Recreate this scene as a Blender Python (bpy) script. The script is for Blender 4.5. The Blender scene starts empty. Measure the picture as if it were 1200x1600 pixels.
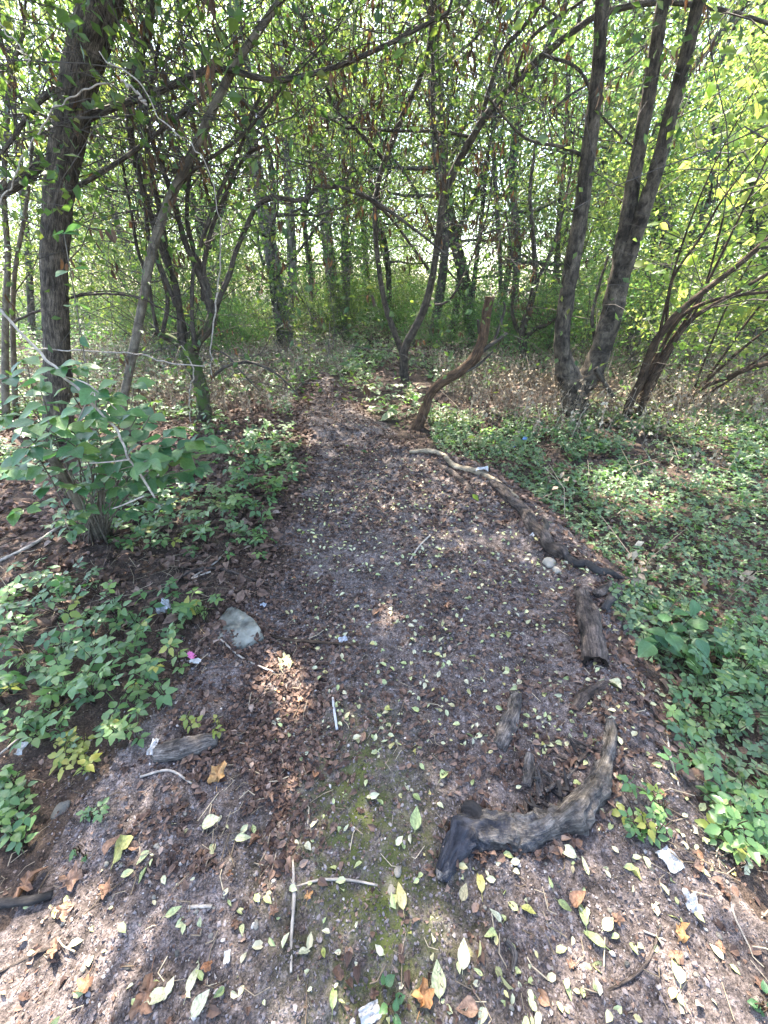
import bpy, math
import numpy as np
from mathutils import Vector, Matrix
R = math.radians
SC = bpy.context.scene
COL = SC.collection

# ------------------------------------------------------------------ camera, sky, sun, exposure
FPX, TILT, CAMH = 601.0, R(30.2), 1.55
cd = bpy.data.cameras.new('camera')
cam = bpy.data.objects.new('camera', cd); COL.objects.link(cam)
cam.location = (0, 0, CAMH); cam.rotation_euler = (R(90) - TILT, 0, 0)
cd.sensor_fit = 'VERTICAL'; cd.sensor_height = 34.6; cd.lens = 34.6 * FPX / 1600
cd.clip_start = 0.02; cd.clip_end = 400
SC.camera = cam
SUN_AZ, SUN_EL = R(-18), R(57)            # azimuth measured clockwise from straight ahead (+Y)
SUN = np.array([math.sin(SUN_AZ) * math.cos(SUN_EL), math.cos(SUN_AZ) * math.cos(SUN_EL), math.sin(SUN_EL)])
w = bpy.data.worlds.new("World"); SC.world = w; w.use_nodes = True
nt = w.node_tree
sky = nt.nodes.new('ShaderNodeTexSky'); sky.sky_type = 'NISHITA'; sky.sun_disc = False
sky.air_density = .9; sky.dust_density = 2.2; sky.ozone_density = .8; sky.sun_elevation = SUN_EL; sky.sun_rotation = SUN_AZ
bg = nt.nodes['Background']; bg.inputs['Strength'].default_value = 0.15
nt.links.new(sky.outputs[0], bg.inputs['Color'])
sd = bpy.data.lights.new('sun', 'SUN'); sd.energy = 4.2; sd.angle = R(0.5); sd.color = (1.0, .93, .82)
so = bpy.data.objects.new('sun', sd); COL.objects.link(so); so.location = (0, 0, 30)
so.rotation_euler = Vector(SUN).to_track_quat('Z', 'Y').to_euler()
SC.view_settings.view_transform = 'Standard'; SC.view_settings.look = 'None'
SC.view_settings.exposure = 3.25; SC.view_settings.gamma = 1; SC.view_settings.use_curve_mapping = False
SC.cycles.max_bounces = 8; SC.cycles.diffuse_bounces = 4; SC.cycles.transmission_bounces = 6; SC.cycles.glossy_bounces = 2
SC.cycles.sample_clamp_indirect = 6

# ------------------------------------------------------------------ numpy helpers
def _hash(ix, iy, iz, s):
    n = (ix.astype(np.int64) * 374761393 + iy.astype(np.int64) * 668265263 + iz.astype(np.int64) * 1440662683 + s * 974711) & 0xffffffff
    n = ((n ^ (n >> 13)) * 1274126177) & 0xffffffff
    n = ((n ^ (n >> 15)) * 2246822519) & 0xffffffff
    return ((n ^ (n >> 16)) & 0xffff) / 65535.0
def vnoise(x, y, z=None, s=0):
    x = np.asarray(x, float); y = np.asarray(y, float); z = np.zeros_like(x) if z is None else np.asarray(z, float)
    ix, iy, iz = np.floor(x), np.floor(y), np.floor(z)
    fx, fy, fz = x - ix, y - iy, z - iz
    fx, fy, fz = [f * f * (3 - 2 * f) for f in (fx, fy, fz)]
    r = 0
    for a in (0, 1):
        for b in (0, 1):
            for c in (0, 1):
                wgt = (fx if a else 1 - fx) * (fy if b else 1 - fy) * (fz if c else 1 - fz)
                r = r + wgt * _hash(ix + a, iy + b, iz + c, s)
    return r * 2 - 1
def fbm(x, y, z=None, s=0, o=4):
    r, a, f = 0, 1.0, 1.0
    for k in range(o):
        r = r + a * vnoise(np.asarray(x) * f, np.asarray(y) * f, None if z is None else np.asarray(z) * f, s + k * 17)
        a *= .5; f *= 2.03
    return r
def sstep(a, b, x):
    t = np.clip((x - a) / (b - a), 0, 1); return t * t * (3 - 2 * t)
def norm(v):
    v = np.asarray(v, float); return v / np.maximum(np.linalg.norm(v, axis=-1, keepdims=True), 1e-9)

CT, ST = math.cos(TILT), math.sin(TILT)
def ray(px, py):
    u = (np.asarray(px, float) - 600) / FPX; v = (800 - np.asarray(py, float)) / FPX
    return np.stack([u, CT + v * ST, -ST + v * CT], -1)
def at(px, py, Y):                       # the place that shows at a photo position, Y metres ahead
    d = ray(px, py); t = np.asarray(Y, float) / d[..., 1]
    return d * t[..., None] + np.array([0, 0, CAMH])
def depth_of(p): return p[..., 1] * CT + (CAMH - p[..., 2]) * ST
def plane(px, py):
    d = ray(px, py); t = CAMH / np.maximum(-d[..., 2], 1e-4); return d[..., 0] * t, d[..., 1] * t

# path edges (photo positions on flat ground -> metres)
LE = [(0, 1420), (60, 1335), (235, 1120), (285, 1010), (415, 890), (440, 800), (488, 725), (480, 690), (468, 645), (470, 605), (485, 575), (500, 550), (508, 530)]
RE = [(1200, 1420), (1130, 1300), (1020, 1150), (965, 1000), (950, 900), (850, 800), (760, 735), (640, 702), (580, 660), (548, 620), (534, 585), (528, 555), (520, 530)]
def edge(L):
    a = np.array([plane(*p) for p in L], float); i = np.argsort(a[:, 1]); return a[i]
LEW, REW = edge(LE), edge(RE)
def path_x(y): return np.interp(y, LEW[:, 1], LEW[:, 0]), np.interp(y, REW[:, 1], REW[:, 0])
def path_sd(x, y):                       # > 0 inside the path, metres from the nearer edge
    l, r = path_x(y); return np.minimum(x - l, r - x)
def terrain(x, y):
    x = np.asarray(x, float); y = np.asarray(y, float)
    l, r = path_x(y)
    z = .05 * fbm(x * .6 + 7, y * .6, s=3, o=2) * sstep(.6, 3, np.hypot(x, y))
    z = z + .02 * vnoise(x * 2.3, y * 2.3, s=9)
    z = z - .10 * sstep(r - .02, r + .35, x) * sstep(6, 3.5, y) + .07 * np.exp(-((x - r + .12) / .16) ** 2) * sstep(5, 3.6, y) * sstep(.3, 1, y)
    inside = sstep(-.15, .2, np.minimum(x - l, r - x))
    z = z + .09 * sstep(4.2, 4.55, y + .25 * vnoise(x * 1.5, y * .2, s=2)) * sstep(7, 5.2, y) * inside
    z = z + .35 * sstep(14, 40, y) + .012 * np.abs(x) * sstep(3, 10, np.abs(x))
    z = z + .25 * vnoise(x * .22, y * .22, s=41) * sstep(7, 16, np.hypot(x, y))
    near = sstep(7, 2, np.hypot(x, y))
    z = z + near * (.013 * fbm(x * 14, y * 14, s=20, o=3) + .006 * vnoise(x * 60, y * 60, s=33)) - .05 * np.exp(-((x + .42 + .1 * (y - 1)) / .22) ** 2) * sstep(.2, .6, y) * sstep(2.2, 1.4, y)
    return z
def G(px, py, lift=0.0):                 # photo position -> point on the ground
    d = ray(px, py); z = np.zeros(d.shape[:-1])
    for _ in range(5):
        t = (CAMH - z) / np.maximum(-d[..., 2], 1e-4)
        x, y = d[..., 0] * t, d[..., 1] * t; z = terrain(x, y)
    return np.stack([x, y, z + lift], -1)
def inpoly(x, y, poly):
    p = np.array(poly, float); c = np.zeros(np.shape(x), bool); j = len(p) - 1
    for i in range(len(p)):
        a, b = p[i], p[j]
        c ^= ((a[1] > y) != (b[1] > y)) & (x < (b[0] - a[0]) * (y - a[1]) / (b[1] - a[1] + 1e-12) + a[0]); j = i
    return c
def sample_px(poly, n, rng):
    p = np.array(poly, float); lo, hi = p.min(0), p.max(0); out = np.zeros((0, 2))
    while len(out) < n:
        q = rng.uniform(lo, hi, (n * 2, 2)); out = np.concatenate([out, q[inpoly(q[:, 0], q[:, 1], poly)]])
    return out[:n]

# ------------------------------------------------------------------ mesh building
class MB:
    def __init__(s): s.V = []; s.F = []; s.rnd = []; s.buv = []; s.n = 0
    def add(s, V, F, rnd=None, buv=None):
        V = np.asarray(V, float).reshape(-1, 3)
        for f in (F if isinstance(F, list) else [F]): s.F.append(np.asarray(f, int) + s.n)
        s.V.append(V); m = len(V)
        s.rnd.append(np.broadcast_to(0.5 if rnd is None else rnd, (m,)).astype(float))
        s.buv.append(V if buv is None else np.asarray(buv, float)); s.n += m
    def mesh(s, name, smooth=True, origin=(0, 0, 0)):
        me = bpy.data.meshes.new(name)
        V = np.concatenate(s.V) - np.asarray(origin, float)
        me.vertices.add(len(V)); me.vertices.foreach_set('co', V.astype(np.float32).ravel())
        loops = np.concatenate([f.ravel() for f in s.F]); tot = np.concatenate([np.full(len(f), f.shape[1]) for f in s.F])
        st = np.concatenate([[0], np.cumsum(tot)[:-1]])
        me.loops.add(len(loops)); me.loops.foreach_set('vertex_index', loops.astype(np.int32))
        me.polygons.add(len(tot)); me.polygons.foreach_set('loop_start', st.astype(np.int32))
        me.update(calc_edges=True)
        me.polygons.foreach_set('use_smooth', np.full(len(tot), smooth))
        a = me.attributes.new('rnd', 'FLOAT', 'POINT'); a.data.foreach_set('value', np.concatenate(s.rnd).astype(np.float32))
        a = me.attributes.new('buv', 'FLOAT_VECTOR', 'POINT'); a.data.foreach_set('vector', np.concatenate(s.buv).astype(np.float32).ravel())
        me.validate(); return me
def tag(o, label=None, cat=None, group=None, kind=None):
    for k, v in (('label', label), ('category', cat), ('group', group), ('kind', kind)):
        if v: o[k] = v
    return o
def build(name, mb, mat, parent=None, smooth=True, origin=None, **kw):
    org = np.array(parent.location) if parent is not None else (np.zeros(3) if origin is None else np.asarray(origin, float))
    me = mb.mesh(name, smooth, org); me.materials.append(mat)
    o = bpy.data.objects.new(name, me); COL.objects.link(o)
    if parent is not None: o.parent = parent
    else: o.location = org
    return tag(o, **kw)
def empty(name, loc, label, cat, group=None):
    o = bpy.data.objects.new(name, None); COL.objects.link(o); o.location = [float(c) for c in loc]; o.empty_display_size = .1
    return tag(o, label, cat, group)
def inst(name, me, pos, rot=None, scale=1.0, parent=None, **kw):
    o = bpy.data.objects.new(name, me); COL.objects.link(o)
    p = Vector([float(c) for c in pos]); 
    if parent is not None: o.parent = parent; p = p - parent.location
    M = Matrix.Translation(p)
    if rot is not None: M = M @ Matrix([[float(c) for c in r] for r in rot]).to_4x4()
    s = (scale,) * 3 if np.isscalar(scale) else scale
    o.matrix_local = M @ Matrix.Diagonal((float(s[0]), float(s[1]), float(s[2]), 1))
    return tag(o, **kw)

def resample(P, r, n):
    P = np.asarray(P, float); r = np.asarray(r, float) * np.ones(len(P))
    d = np.concatenate([[0], np.cumsum(np.linalg.norm(np.diff(P, axis=0), axis=1))]); t = np.linspace(0, d[-1], n)
    # smooth (Catmull-Rom) through the points
    E = np.vstack([2 * P[0] - P[1], P, 2 * P[-1] - P[-2]]); i = np.clip(np.searchsorted(d, t, 'right') - 1, 0, len(P) - 2)
    u = ((t - d[i]) / np.maximum(d[i + 1] - d[i], 1e-9))[:, None]
    p0, p1, p2, p3 = E[i], E[i + 1], E[i + 2], E[i + 3]
    Q = .5 * ((2 * p1) + (-p0 + p2) * u + (2 * p0 - 5 * p1 + 4 * p2 - p3) * u ** 2 + (-p0 + 3 * p1 - 3 * p2 + p3) * u ** 3)
    return Q, np.interp(t, d, r)
def tube(mb, P, r, sides=8, n=None, amp=0.0, seed=0, furrow=0.0, cap=True, rnd=None, flat=1.0):
    P = np.asarray(P, float); r = np.asarray(r, float) * np.ones(len(P))
    if n: P, r = resample(P, r, n)
    m = len(P)
    T = norm(np.gradient(P, axis=0))
    N = np.zeros_like(P); ref = np.array([0, 0, 1.0]) if abs(T[0, 2]) < .8 else np.array([1.0, 0, 0])
    N[0] = norm(np.cross(T[0], ref))
    for i in range(1, m):
        v = N[i - 1] - T[i] * np.dot(N[i - 1], T[i]); N[i] = v / max(np.linalg.norm(v), 1e-9)
    B = np.cross(T, N)
    a = np.linspace(0, 2 * np.pi, sides, endpoint=False)
    ca, sa = np.cos(a), np.sin(a)
    ln = np.concatenate([[0], np.cumsum(np.linalg.norm(np.diff(P, axis=0), axis=1))])
    r0 = max(float(np.mean(r)), 1e-3)
    bu = np.stack([np.broadcast_to(ca * r0, (m, sides)), np.broadcast_to(sa * r0, (m, sides)), np.broadcast_to(ln[:, None], (m, sides))], -1)
    rr = r[:, None] * np.ones(sides)
    if amp:
        k = 1.2 / r0
        rr = rr * (1 + amp * fbm(bu[..., 0] * k + seed, bu[..., 1] * k, bu[..., 2] * k * .6, s=seed, o=3))
    if furrow:
        g = np.abs(fbm(bu[..., 0] * 38 + seed, bu[..., 1] * 38, bu[..., 2] * 7, s=seed + 5, o=2)); rr = rr + furrow * (np.clip(g * 2.2, 0, 1) - .6)
    V = P[:, None] + rr[..., None] * (ca[None, :, None] * N[:, None] + sa[None, :, None] * B[:, None] * flat)
    i = np.arange(m - 1)[:, None] * sides; j = np.arange(sides)[None]; k = (j + 1) % sides
    Q = np.stack([i + j, i + k, i + sides + k, i + sides + j], -1).reshape(-1, 4)
    V = V.reshape(-1, 3); bu = bu.reshape(-1, 3); F = [Q]
    if cap:
        V = np.vstack([V, P[0], P[-1]]); bu = np.vstack([bu, [0, 0, 0], [0, 0, ln[-1]]])
        c0, c1 = m * sides, m * sides + 1; j = np.arange(sides); k = (j + 1) % sides
        F += [np.stack([np.full(sides, c0), k, j], -1), np.stack([np.full(sides, c1), (m - 1) * sides + j, (m - 1) * sides + k], -1)]
    mb.add(V, F, rnd, bu)

# leaf templates: y along the leaf (0..1), x across, z out of the blade
def T_diamond(wd=.55, fold=.08):
    return np.array([[0, 0, 0], [wd / 2, .45, fold], [0, 1, -.05], [-wd / 2, .45, fold]]), np.array([[0, 1, 2], [0, 2, 3]])
def T_leaf(wd=.6, fold=.06, droop=.1):
    V = np.array([[0, 0, 0], [wd * .42, .25, fold], [0, .28, 0], [-wd * .42, .25, fold], [wd * .45, .6, fold - droop * .4], [0, .62, -droop * .4], [-wd * .45, .6, fold - droop * .4], [0, 1, -droop]])
    return V, np.array([[0, 1, 2], [0, 2, 3], [1, 4, 5], [1, 5, 2], [2, 5, 6], [2, 6, 3], [4, 7, 5], [5, 7, 6]])
def T_tri(n=3, sz=.62):
    V, F = T_diamond(.72, .07); Vs, Fs = [], []
    for k, an in enumerate(([0, 72, -72], [0, 60, -60, 130, -130])[n == 5]):
        c, s = math.cos(R(an)), math.sin(R(an)); q = V * sz * (1 if k == 0 else .85) + [0, .06, 0]
        Vs.append(np.stack([q[:, 0] * c + q[:, 1] * s, -q[:, 0] * s + q[:, 1] * c, q[:, 2] - .12 * (an != 0) * q[:, 1]], -1)); Fs.append(F + k * len(V))
    return np.vstack(Vs), np.vstack(Fs)
def blade(wfun, L=10, wn=2, curl=0.1, bend=0.1, fold=.1, wav=.0, seed=0, serr=0.0):   # a modelled leaf blade, unit length
    ys = np.linspace(0, 1, L + 1); V, F = [], []
    for i, y in enumerate(ys):
        hw = wfun(y) * (1 + (serr if i % 2 else -serr) * (0 < i < L))
        for j in range(-wn, wn + 1):
            t = j / wn; x = hw * t
            z = fold * abs(x) + curl * x * x * 4 - bend * y * y + wav * vnoise(np.array([x * 5.]), np.array([y * 5.]), s=seed)[0] + .012 * math.cos(y * 30) * abs(t)
            V.append((x, y, z))
    W = 2 * wn + 1
    for i in range(L):
        for j in range(W - 1): F.append((i * W + j, i * W + j + 1, (i + 1) * W + j + 1, (i + 1) * W + j))
    return np.array(V), np.array(F)
def lobed(n=5, depth=.5, seed=0, curl=.12, ln=1.0):
    rg = np.random.default_rng(seed); m = n * 4; V = [(0, .4, .0)]
    for ringk, rs in enumerate((.5, 1.0)):
        for i in range(m):
            a = 2 * math.pi * i / m; k = (1 - depth * (.5 + .5 * math.cos(a * n + math.pi))) if ringk else 1 - depth * .35
            rad = .5 * rs * k * (1 + .12 * rg.normal()) * (.68 + .34 * (.5 - .5 * math.cos(a)) + .12 * math.sin(2 * a + seed)); x = math.sin(a) * rad * (.95 if ln == 1 else .7); y = .42 - math.cos(a) * rad * 1.1
            V.append((x, y, curl * rg.normal() * rs + .25 * curl * 4 * rad * rad))
    F3 = np.array([(0, 1 + i, 1 + (i + 1) % m) for i in range(m)]); F4 = np.array([(1 + i, 1 + m + i, 1 + m + (i + 1) % m, 1 + (i + 1) % m) for i in range(m)])
    return np.array(V), [F3, F4]

def rots(n, rng, up=1.0, spread=.5, tow=None):      # random leaf frames, blade facing mostly up (or tow)
    z = np.array([0, 0, 1.0]) if tow is None else np.asarray(tow, float)
    nn = norm(z * up + rng.normal(0, spread, (n, 3))); ax = norm(np.cross(nn, rng.normal(0, 1, (n, 3)))); xx = np.cross(ax, nn)
    return np.stack([xx, ax, nn], -1)
def hang(n, rng, amt=1.0):                         # leaf frames hanging down
    ax = norm(rng.normal(0, .45, (n, 3)) + [0, 0, -amt]); nn = norm(np.cross(ax, rng.normal(0, 1, (n, 3)))); return np.stack([np.cross(ax, nn), ax, nn], -1)
def scatter(mb, T, pos, rot, size, rnd):
    V, F = T; n, k = len(pos), len(V)
    if n == 0: return
    size = np.broadcast_to(size, (n,))
    W = np.einsum('nij,kj->nki', rot, V) * size[:, None, None] + pos[:, None]
    Fl = F if isinstance(F, list) else [F]
    mb.add(W.reshape(-1, 3), [(f[None] + (np.arange(n) * k)[:, None, None]).reshape(-1, f.shape[1]) for f in Fl], np.repeat(np.broadcast_to(rnd, (n,)), k))

# ------------------------------------------------------------------ materials
class NT:
    def __init__(s, name):
        s.m = bpy.data.materials.new(name); s.m.use_nodes = True; s.t = s.m.node_tree; s.t.nodes.clear()
    def n(s, typ, **kw):
        nd = s.t.nodes.new(typ)
        for k, v in kw.items():
            if k.startswith('i_'):
                key = k[2:]; key = int(key) if key.isdigit() else key.replace('_', ' ')
                if hasattr(v, 'is_output') or isinstance(v, bpy.types.NodeSocket): s.t.links.new(v, nd.inputs[key])
                else: nd.inputs[key].default_value = v
            else: setattr(nd, k, v)
        return nd
    def ramp(s, fac, stops, pos=None, interp='LINEAR'):
        nd = s.t.nodes.new('ShaderNodeValToRGB'); cr = nd.color_ramp; cr.interpolation = interp
        pos = pos or [i / max(len(stops) - 1, 1) for i in range(len(stops))]
        while len(cr.elements) < len(stops): cr.elements.new(.5)
        for e, c, p in zip(cr.elements, stops, pos): e.position = p; e.color = (*c, 1) if len(c) == 3 else c
        s.t.links.new(fac, nd.inputs[0]); return nd.outputs[0]
    def mix(s, fac, a, b, typ='MIX'):
        nd = s.t.nodes.new('ShaderNodeMix'); nd.data_type = 'RGBA'; nd.blend_type = typ
        for k, v in ((0, fac), (6, a), (7, b)):
            if isinstance(v, bpy.types.NodeSocket): s.t.links.new(v, nd.inputs[k])
            else: nd.inputs[k].default_value = v if k == 0 else (*v, 1)
        return nd.outputs[2]
    def noise(s, vec, scale, detail=3, rough=.55, dist=0):
        nd = s.n('ShaderNodeTexNoise', i_Scale=scale, i_Detail=detail, i_Roughness=rough, i_Distortion=dist); s.t.links.new(vec, nd.inputs['Vector']); return nd.outputs[0]
    def attr(s, name, out='Fac'): return s.n('ShaderNodeAttribute', attribute_name=name).outputs[out]
    def out(s, sh): o = s.t.nodes.new('ShaderNodeOutputMaterial'); s.t.links.new(sh, o.inputs[0]); return s.m
    def scale_vec(s, vec, sc): return s.n('ShaderNodeMapping', i_0=vec, i_3=sc).outputs[0]
    def bump(s, h, dist, strength=1.0): return s.n('ShaderNodeBump', i_Height=h, i_Distance=dist, i_Strength=strength).outputs[0]

def leaf_mat(name, cols, tcols, trans=.5, rough=.45, spec=.4, src='attr', mottle=.35, msc=60, veins=0):
    t = NT(name)
    f = t.attr('rnd') if src == 'attr' else t.n('ShaderNodeObjectInfo').outputs['Random']
    c = t.ramp(f, cols); tc = t.ramp(f, tcols)
    ob = t.n('ShaderNodeTexCoord').outputs['Object']
    m = t.ramp(t.noise(ob, msc), [(1 - mottle,) * 3, (1.12,) * 3], [.3, .65])
    c = t.mix(1, c, m, 'MULTIPLY')
    if veins:
        sp = t.n('ShaderNodeSeparateXYZ', i_0=ob).outputs; ax = t.n('ShaderNodeMath', operation='ABSOLUTE', i_0=sp[0]).outputs[0]
        ph = t.n('ShaderNodeMath', operation='MULTIPLY_ADD', i_0=ax, i_1=-.75, i_2=sp[1]).outputs[0]
        sn = t.n('ShaderNodeMath', operation='SINE', i_0=t.n('ShaderNodeMath', operation='MULTIPLY', i_0=ph, i_1=48.0).outputs[0]).outputs[0]
        sv = t.ramp(sn, [(0, 0, 0), (.6, .6, .6)], [.86, .99]); mr = t.ramp(ax, [(1, 1, 1), (0, 0, 0)], [.008, .026])
        c = t.mix(t.mix(1, sv, mr, 'LIGHTEN'), c, t.mix(1, c, (veins,) * 3, 'MULTIPLY'))
    p = t.n('ShaderNodeBsdfPrincipled', i_Base_Color=c, i_Roughness=rough); p.inputs['Specular IOR Level'].default_value = spec
    if trans <= 0: return t.out(p.outputs[0])
    q = t.n('ShaderNodeBsdfTranslucent', i_Color=tc)
    return t.out(t.n('ShaderNodeMixShader', i_0=trans, i_1=p.outputs[0], i_2=q.outputs[0]).outputs[0])
def bark_mat(name, dark, light, moss=0.0, fine=1.0, bumpd=.006, mosscol=(.045, .075, .015), char=None, crack=0.0, along=6, blot=.55):
    t = NT(name); v = t.attr('buv', 'Vector')
    st = t.scale_vec(v, (34 * fine, 34 * fine, along * fine))
    n1 = t.noise(st, 1.0, 5, .65, .6); n2 = t.noise(v, 9 * fine, 4); n3 = t.noise(v, 140, 2)
    c = t.ramp(n1, [dark, tuple((a + b) / 2 for a, b in zip(dark, light)), light], [.32, .5, .72])
    c = t.mix(1, c, t.ramp(n2, [(blot,) * 3, (1.28,) * 3], [.36, .66]), 'MULTIPLY')
    c = t.mix(1, c, t.ramp(n3, [(.75,) * 3, (1.15,) * 3], [.3, .7]), 'MULTIPLY')
    if crack:
        cn = t.noise(t.scale_vec(v, (90 * fine, 90 * fine, 7 * fine)), 1.0, 3, .6, .4)
        ck = t.ramp(cn, [(1, 1, 1), (0, 0, 0), (0, 0, 0), (1, 1, 1)], [.0, .47, .5, .56]); ck = t.ramp(ck, [(crack,) * 3, (1,) * 3], [.0, .35])
        c = t.mix(1, c, ck, 'MULTIPLY')
    if moss:
        z = t.n('ShaderNodeSeparateXYZ', i_0=t.n('ShaderNodeNewGeometry').outputs['Normal']).outputs[2]
        k = t.n('ShaderNodeMath', operation='MULTIPLY_ADD', i_0=z, i_1=.18, i_2=t.noise(v, 5 * fine, 4, .7)).outputs[0]
        c = t.mix(t.ramp(k, [(0, 0, 0), (1, 1, 1)], [.62 - .3 * moss, .78 - .3 * moss]), c, mosscol)
    if char:
        z = t.n('ShaderNodeSeparateXYZ', i_0=v).outputs[2]
        k = t.n('ShaderNodeMath', operation='MULTIPLY_ADD', i_0=z, i_1=.5, i_2=t.noise(v, 11, 6, .75)).outputs[0]
        c = t.mix(t.ramp(k, [(1, 1, 1), (.15, .15, .15), (0, 0, 0)], char), c, t.ramp(n1, [(.012, .012, .015), (.05, .05, .058)], [.35, .7]))
    h = t.n('ShaderNodeMath', operation='MULTIPLY_ADD', i_0=n3, i_1=.25, i_2=n1).outputs[0]
    p = t.n('ShaderNodeBsdfPrincipled', i_Base_Color=c, i_Roughness=.9, i_Normal=t.bump(h, bumpd)); p.inputs['Specular IOR Level'].default_value = .2
    return t.out(p.outputs[0])
def plain(name, col, rough=.7, var=.25, sc=60, spec=.3, bump=0):
    t = NT(name); ob = t.n('ShaderNodeTexCoord').outputs['Object']; n = t.noise(ob, sc, 4)
    c = t.mix(1, col, t.ramp(n, [(1 - var,) * 3, (1 + var * .5,) * 3], [.3, .7]), 'MULTIPLY')
    p = t.n('ShaderNodeBsdfPrincipled', i_Base_Color=c, i_Roughness=rough); p.inputs['Specular IOR Level'].default_value = spec
    if bump: t.t.links.new(t.bump(n, bump), p.inputs['Normal'])
    return t.out(p.outputs[0])
def ground_mat(name, path):
    t = NT(name); v = t.n('ShaderNodeTexCoord').outputs['Object']
    n1 = t.noise(v, 4.5, 6, .62); n2 = t.noise(v, 38, 5, .7); n3 = t.noise(v, 170, 4, .7); n4 = t.noise(v, 1.2, 4)
    if path: c = t.ramp(n2, [(.034, .027, .023), (.108, .087, .077), (.215, .182, .168)], [.33, .5, .68])
    else: c = t.ramp(n2, [(.026, .018, .013), (.06, .042, .031), (.11, .08, .06)], [.3, .5, .72])
    c = t.mix(1, c, t.ramp(n1, [(.5, .48, .46), (1.25, 1.22, 1.22)], [.34, .64]), 'MULTIPLY')
    c = t.mix(1, c, t.ramp(n3, [(.35,) * 3, (1.6,) * 3], [.34, .66]), 'MULTIPLY')
    vo = t.n('ShaderNodeTexVoronoi', i_Scale=95.0); t.t.links.new(v, vo.inputs['Vector'])
    grit = t.ramp(vo.outputs['Distance'], [(1, 1, 1), (0, 0, 0)], [.16, .3])
    sel = t.ramp(t.n('ShaderNodeSeparateColor', i_0=vo.outputs['Color']).outputs[0], [(0, 0, 0), (1, 1, 1)], [.55, .6] if path else [.85, .88])
    gm = t.mix(1, grit, sel, 'MULTIPLY')
    gc = t.ramp(t.n('ShaderNodeSeparateColor', i_0=vo.outputs['Color']).outputs[1], [(.12, .1, .1), (.24, .2, .2), (.42, .38, .32)], [0, .6, 1])
    c = t.mix(gm, c, gc)
    if path:   # green moss film on the trodden soil in the middle of the path
        mv = t.attr('moss'); k = t.n('ShaderNodeMath', operation='MULTIPLY', i_0=mv, i_1=t.ramp(t.noise(v, 16, 5, .7), [(0, 0, 0), (1, 1, 1)], [.36, .56])).outputs[0]
        c = t.mix(k, c, (.068, .078, .02))
    h = t.n('ShaderNodeMath', operation='ADD', i_0=n2, i_1=t.n('ShaderNodeMath', operation='MULTIPLY_ADD', i_0=n3, i_1=.5, i_2=gm).outputs[0]).outputs[0]
    p = t.n('ShaderNodeBsdfPrincipled', i_Base_Color=c, i_Roughness=.92, i_Normal=t.bump(h, .012)); p.inputs['Specular IOR Level'].default_value = .2
    return t.out(p.outputs[0])

M = {}
M['path'] = ground_mat('trodden_soil', True); M['ground'] = ground_mat('woodland_soil', False)
M['bark_big'] = bark_mat('furrowed_bark', (.03, .024, .018), (.2, .162, .122), 0, 1.3, .016, crack=.4)
M['bark_cherry'] = bark_mat('dark_patched_bark', (.018, .014, .01), (.165, .132, .096), 0, .8, .02, along=16, blot=.28)
M['bark_orange'] = bark_mat('bare_orange_bark', (.034, .02, .012), (.17, .1, .055), 0, 1.6, .01, crack=.5)
M['bark_olive'] = bark_mat('olive_grey_bark', (.04, .035, .026), (.13, .115, .088), 0, .9, .006)
M['bark_dark'] = bark_mat('dark_bark', (.022, .018, .014), (.115, .094, .072), 0, 1.5)
M['bark_moss'] = bark_mat('mossy_bark', (.022, .018, .013), (.11, .088, .064), .6, 1.5)
M['bark_tan'] = bark_mat('smooth_tan_bark', (.09, .075, .055), (.2, .17, .13), 0, 1.2, .003)
M['bark_grey'] = bark_mat('grey_bark', (.06, .052, .044), (.24, .215, .185), .3, .8)
M['bark_rust'] = bark_mat('russet_bark', (.028, .018, .012), (.13, .085, .052), .0, 1.6, .01, crack=.4)
M['bark_bg'] = bark_mat('distant_bark', (.035, .03, .025), (.12, .105, .088), .25, .8)
M['twig'] = plain('twig_bark', (.07, .057, .046), .85, .5, 14)
M['dead_twig'] = plain('bleached_twig', (.33, .28, .225), .85, .5, 40)
M['dead_wood'] = bark_mat('weathered_deadwood', (.05, .043, .04), (.235, .2, .17), .0, 1.8, .012, crack=.5, along=13, blot=.4)
M['brown_wood'] = bark_mat('brown_deadwood', (.035, .027, .023), (.17, .13, .105), 0, 1.5, .012, crack=.5, along=12, blot=.35)
M['pale_wood'] = bark_mat('peeled_deadwood', (.13, .1, .065), (.36, .29, .2), 0, 1.5, .004)
M['black_wood'] = bark_mat('blackened_wood', (.012, .011, .011), (.05, .045, .042), .0, 1.3, .005)
M['burnt_log'] = bark_mat('half_burnt_wood', (.05, .044, .04), (.25, .215, .18), .0, 1.7, .014, char=[.58, .67, .78], crack=.55, along=14, blot=.35)
M['hollow'] = plain('dark_core', (.022, .017, .014), .95, .5, 50, .1, .01)  # dark brown over the whole log end, rim and recess
M['sawn'] = plain('sawn_wood', (.36, .23, .12), .8, .3, 40)
M['moss'] = plain('moss_cushion', (.04, .07, .014), .95, .4, 60, .1, .01)
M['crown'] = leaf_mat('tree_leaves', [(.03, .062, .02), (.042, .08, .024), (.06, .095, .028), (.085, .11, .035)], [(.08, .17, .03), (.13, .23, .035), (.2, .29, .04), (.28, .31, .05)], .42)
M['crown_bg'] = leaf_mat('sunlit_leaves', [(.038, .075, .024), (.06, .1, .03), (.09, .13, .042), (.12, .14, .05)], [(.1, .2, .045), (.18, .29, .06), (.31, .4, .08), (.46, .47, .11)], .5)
M['crown_blue'] = leaf_mat('cool_leaves', [(.03, .075, .03), (.05, .105, .04), (.07, .13, .045)], [(.13, .3, .07), (.2, .4, .09), (.3, .45, .09)], .5)
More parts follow.
